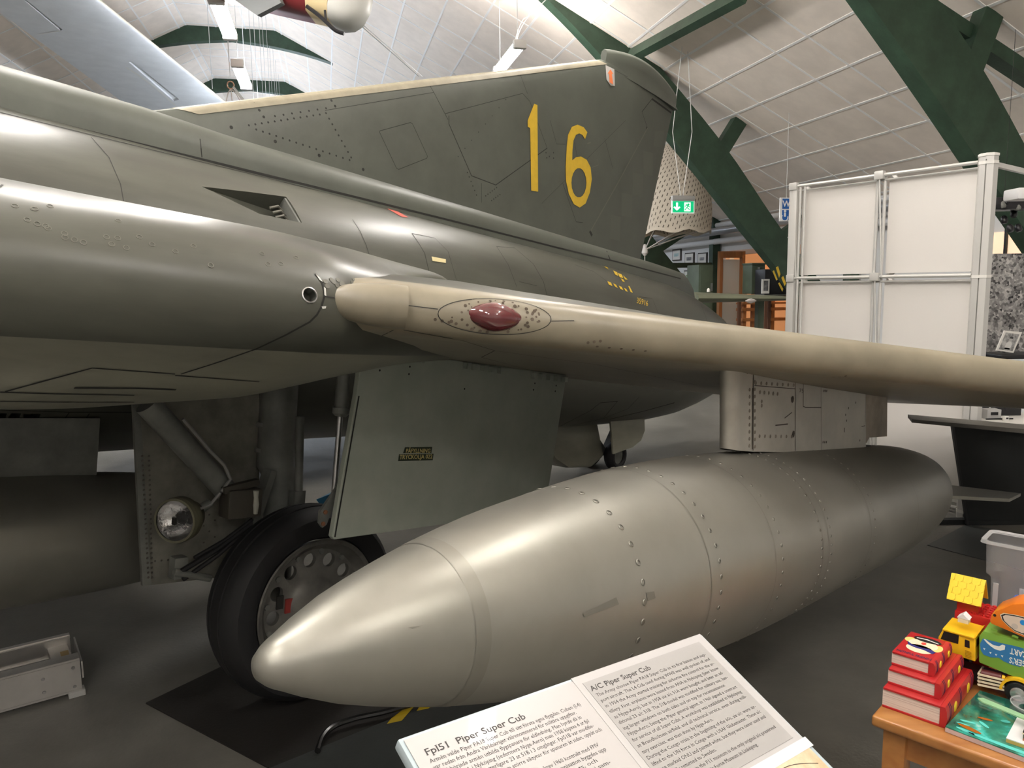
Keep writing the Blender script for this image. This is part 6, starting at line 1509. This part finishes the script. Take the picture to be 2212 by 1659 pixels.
# toys inside the bin
def toy(name, s, t_, z, size, m, lab, extra=None, rot=0.0):
    c = tb(bl.x + s, BT + t_, TZ + z); o = thing(name, lab, 'toy', c)
    ca, sa = math.cos(rot), math.sin(rot); A = (E1 * ca + UP * sa, E2, UP * ca - E1 * sa)
    obj('body', MB().box(c + UP * size[2] / 2, size, A), m, o, bevel=.006)
    obj('lid', MB().box(c + UP * (size[2] + .004), (size[0] * .8, size[1] * .8, .008), A), m, o, bevel=.002); return o, c
toy('toy_box', .095, .055, .004, (.085, .05, .125), mat('dusty_blue_toy', (.09, .14, .30), .5), 'dusty blue toy box standing in the bin')
toy('toy_figure', .105, .018, .055, (.026, .014, .05), mat('peach_toy', (.72, .38, .20), .45), 'peach toy figure leaning on the blue box in the bin')
toy('toy_chair', .135, .034, .012, (.05, .018, .065), mat('orange_red_toy', (.62, .09, .02), .35), 'orange red toy seat inside the bin')
toy('toy_disc', .15, .06, .09, (.04, .02, .04), mat('pale_red_toy', (.50, .06, .06), .4), 'red toy piece at the back of the bin')
toy('toy_bowl', .06, .03, .004, (.05, .03, .022), mat('dark_red_toy', (.25, .02, .03), .3), 'dark red glossy toy at the bottom of the bin')
solo('toy_stick', MB().tube([tb(bl.x + .045, BT + .02, TZ + .03), tb(bl.x + .075, BT + .03, TZ + .09)], .005, 8).lathe(tb(bl.x + .075, BT + .03, TZ + .09), UP, [(0, .007), (.01, .006)], 8), mat('grey_toy_stick', (.18, .17, .17), .5), 'grey toy stick leaning inside the bin', 'toy')
# green picture book, small boxes, clear plastic pieces at the front
M_GCOV = bpy.data.materials.new('green_fish_cover'); M_GCOV.use_nodes = True; nt = M_GCOV.node_tree; b = nt.nodes['Principled BSDF']; b.inputs['Roughness'].default_value = .12; b.inputs['Coat Weight'].default_value = .6
tc = nt.nodes.new('ShaderNodeTexCoord'); no = nt.nodes.new('ShaderNodeTexNoise'); no.inputs['Scale'].default_value = 22; no.inputs['Detail'].default_value = 5; rp = nt.nodes.new('ShaderNodeValToRGB')
for pos, col in ((.3, (.012, .045, .035)), (.45, (.015, .13, .09)), (.58, (.03, .22, .15)), (.68, (.05, .45, .38))):
    e = rp.color_ramp.elements.new(pos); e.color = (*col, 1)
nt.links.new(tc.outputs['Object'], no.inputs['Vector']); nt.links.new(no.outputs['Fac'], rp.inputs[0]); nt.links.new(rp.outputs[0], b.inputs['Base Color'])
gq = [tb(.148, .045), tb(.179, .262), tb(.40, .23), tb(.37, .01)]
gq = [tb(.146, .042), tb(.146, .042) + E2 * .225 + E1 * .018, tb(.146, .042) + E2 * .225 + E1 * .30, tb(.146, .042) + E1 * .285 - E2 * .02]
gbk = thing('green_picture_book', 'glossy dark green picture book with turquoise fish on its cover', 'book', gq[0])
obj('pages', MB().prism([p + UP * .001 for p in gq], UP * .010), mat('pinkish_page_edge', (.55, .42, .40), .6), gbk, smooth=0)
obj('cover', MB().prism([p + UP * .0115 for p in gq], UP * .003), M_GCOV, gbk, bevel=.001)
def gp(x, y, h=.0152): return gq[0] + (gq[3] - gq[0]) * x + (gq[1] - gq[0]) * y + UP * h
mt = mat('turquoise_fish_print', (.10, .55, .50), .2); mo = mat('orange_fish_print', (.30, .09, .01), .2)
for x, y, l, w, a, m in ((.10, .24, .032, .008, .2, mt), (.085, .16, .028, .006, .1, mt), (.14, .12, .052, .014, -.25, mo), (.13, .05, .04, .010, -.2, mt), (.20, .30, .03, .009, -.7, mt), (.18, .42, .03, .01, .2, mo), (.30, .52, .02, .012, .4, mt), (.42, .05, .16, .012, -.05, mt)):
    obj('fish_print', MB().prism([gp(x, y) + (E1 * math.cos(a) + E2 * math.sin(a)) * (l / 2 * math.cos(t_)) + (E2 * math.cos(a) - E1 * math.sin(a)) * (w / 2 * math.sin(t_)) for t_ in [2 * math.pi * k / 14 for k in range(14)]], UP * .0003), m, gbk, smooth=0)
wb = gp(.38, .28, .0150)
t = thing('board_book', 'thin white board book with gilt edge on the green book', 'book', wb)
obj('pages', MB().box(wb + E1 * .10 + E2 * .02 + UP * .004, (.20, .11, .008), AX), mat('gilt_edge', (.50, .36, .10), .4), t, smooth=0); obj('cover', MB().box(wb + E1 * .10 + E2 * .02 + UP * .009, (.20, .11, .002), AX), mat('white_glossy_card', (.74, .74, .74), .2), t, smooth=0)
gb2 = wb + UP * .0102 + E1 * .028 + E2 * -.015
t = thing('game_box', 'small black and cream printed game box on the white board book', 'box', gb2)
A2 = (E1, E2, UP); M_GBX = mat('game_box_print', (.03, .03, .03), .25, col2=(.70, .42, .30), scale=38, lo=.52, hi=.56, coat=.4)
obj('box_base', MB().box(gb2 + E1 * .075 + E2 * .035 + UP * .008, (.15, .085, .016), A2), mat('game_box_side', (.08, .10, .06), .3, col2=(.45, .16, .10), scale=30, lo=.5, hi=.55), t, smooth=0)
obj('box_lid', MB().box(gb2 + E1 * .075 + E2 * .035 + UP * .0185, (.152, .087, .005), A2), M_GBX, t, bevel=.001)
obj('lid_edge', MB().box(gb2 + E1 * .075 + E2 * -.009 + UP * .017, (.153, .0015, .003), A2), M_CREAM, t, smooth=0)
obj('lid_picture', MB().lathe(gb2 + E1 * .085 + E2 * .02 + UP * .0212, UP, [(0, .022), (.0005, .022)], 20), mat('cream_lid_picture', (.75, .66, .42), .3), t, smooth=0)
obj('lid_dot', MB().lathe(gb2 + E1 * .018 + E2 * .02 + UP * .0212, UP, [(0, .009), (.0005, .009)], 16), mat('pale_green_dot', (.55, .65, .42), .3), t, smooth=0)
kn = [at_s(*cb(*q, *W3), .2) for q in ()]
kp = [gp(x, y, h) for x, y, h in ((.09, .50, .030), (.2, .53, .034), (.4, .52, .042), (.75, .50, .050))]
kz = MB(); up_ = [(-.012, 0), (-.004, .010), (.05, .011), (.2, .007), (.2, -.006), (.05, -.008), (.004, -.010)]
k0 = gp(.085, .56, .041); kd = (gp(.8, .40, .0435) - k0).normalized(); kside = UP.cross(kd)
t = solo('toy_knife', MB().prism([k0 + kd * (x + .012) + kside * y for x, y in up_], UP * .003), mat('pale_green_clear_plastic', (.35, .60, .33), .2, alpha=.75, coat=.4), 'pale green translucent plastic knife lying across the game box', 'toy knife')
ck = gp(.30, .93, .0155)
t = thing('clear_plastic_dish', 'clear plastic dish leaning on the green book behind the knife', 'dish', ck)
obj('dish', MB().lathe(ck + E1 * .02, UP + E1 * .1, [(0, .02), (.004, .034), (.012, .038), (.013, .036), (.005, .032), (.002, .018)], 26, False, False), M_CLR, t)
obj('dish_rim', MB().tube([ck + E1 * .02 + (UP + E1 * .1).normalized() * .0125 + (E1 * math.cos(a) + E2 * math.sin(a)) * .037 for a in [2 * math.pi * k / 24 for k in range(25)]], .0012, 5), M_RIM, t)

# marks too fine to pick apart stay joined
for o in bpy.data.objects:
    if o.parent and o.name.split('.')[0] in ('panel_lines', 'smudges', 'pylon_seams', 'spine_seams', 'belly_seams', 'belly_lines', 'door_holes', 'paint_patches', 'chipped_paint', 'yellow_stencil', 'hinge_bead', 'sticker_cloud'): o['kind'] = 'stuff'
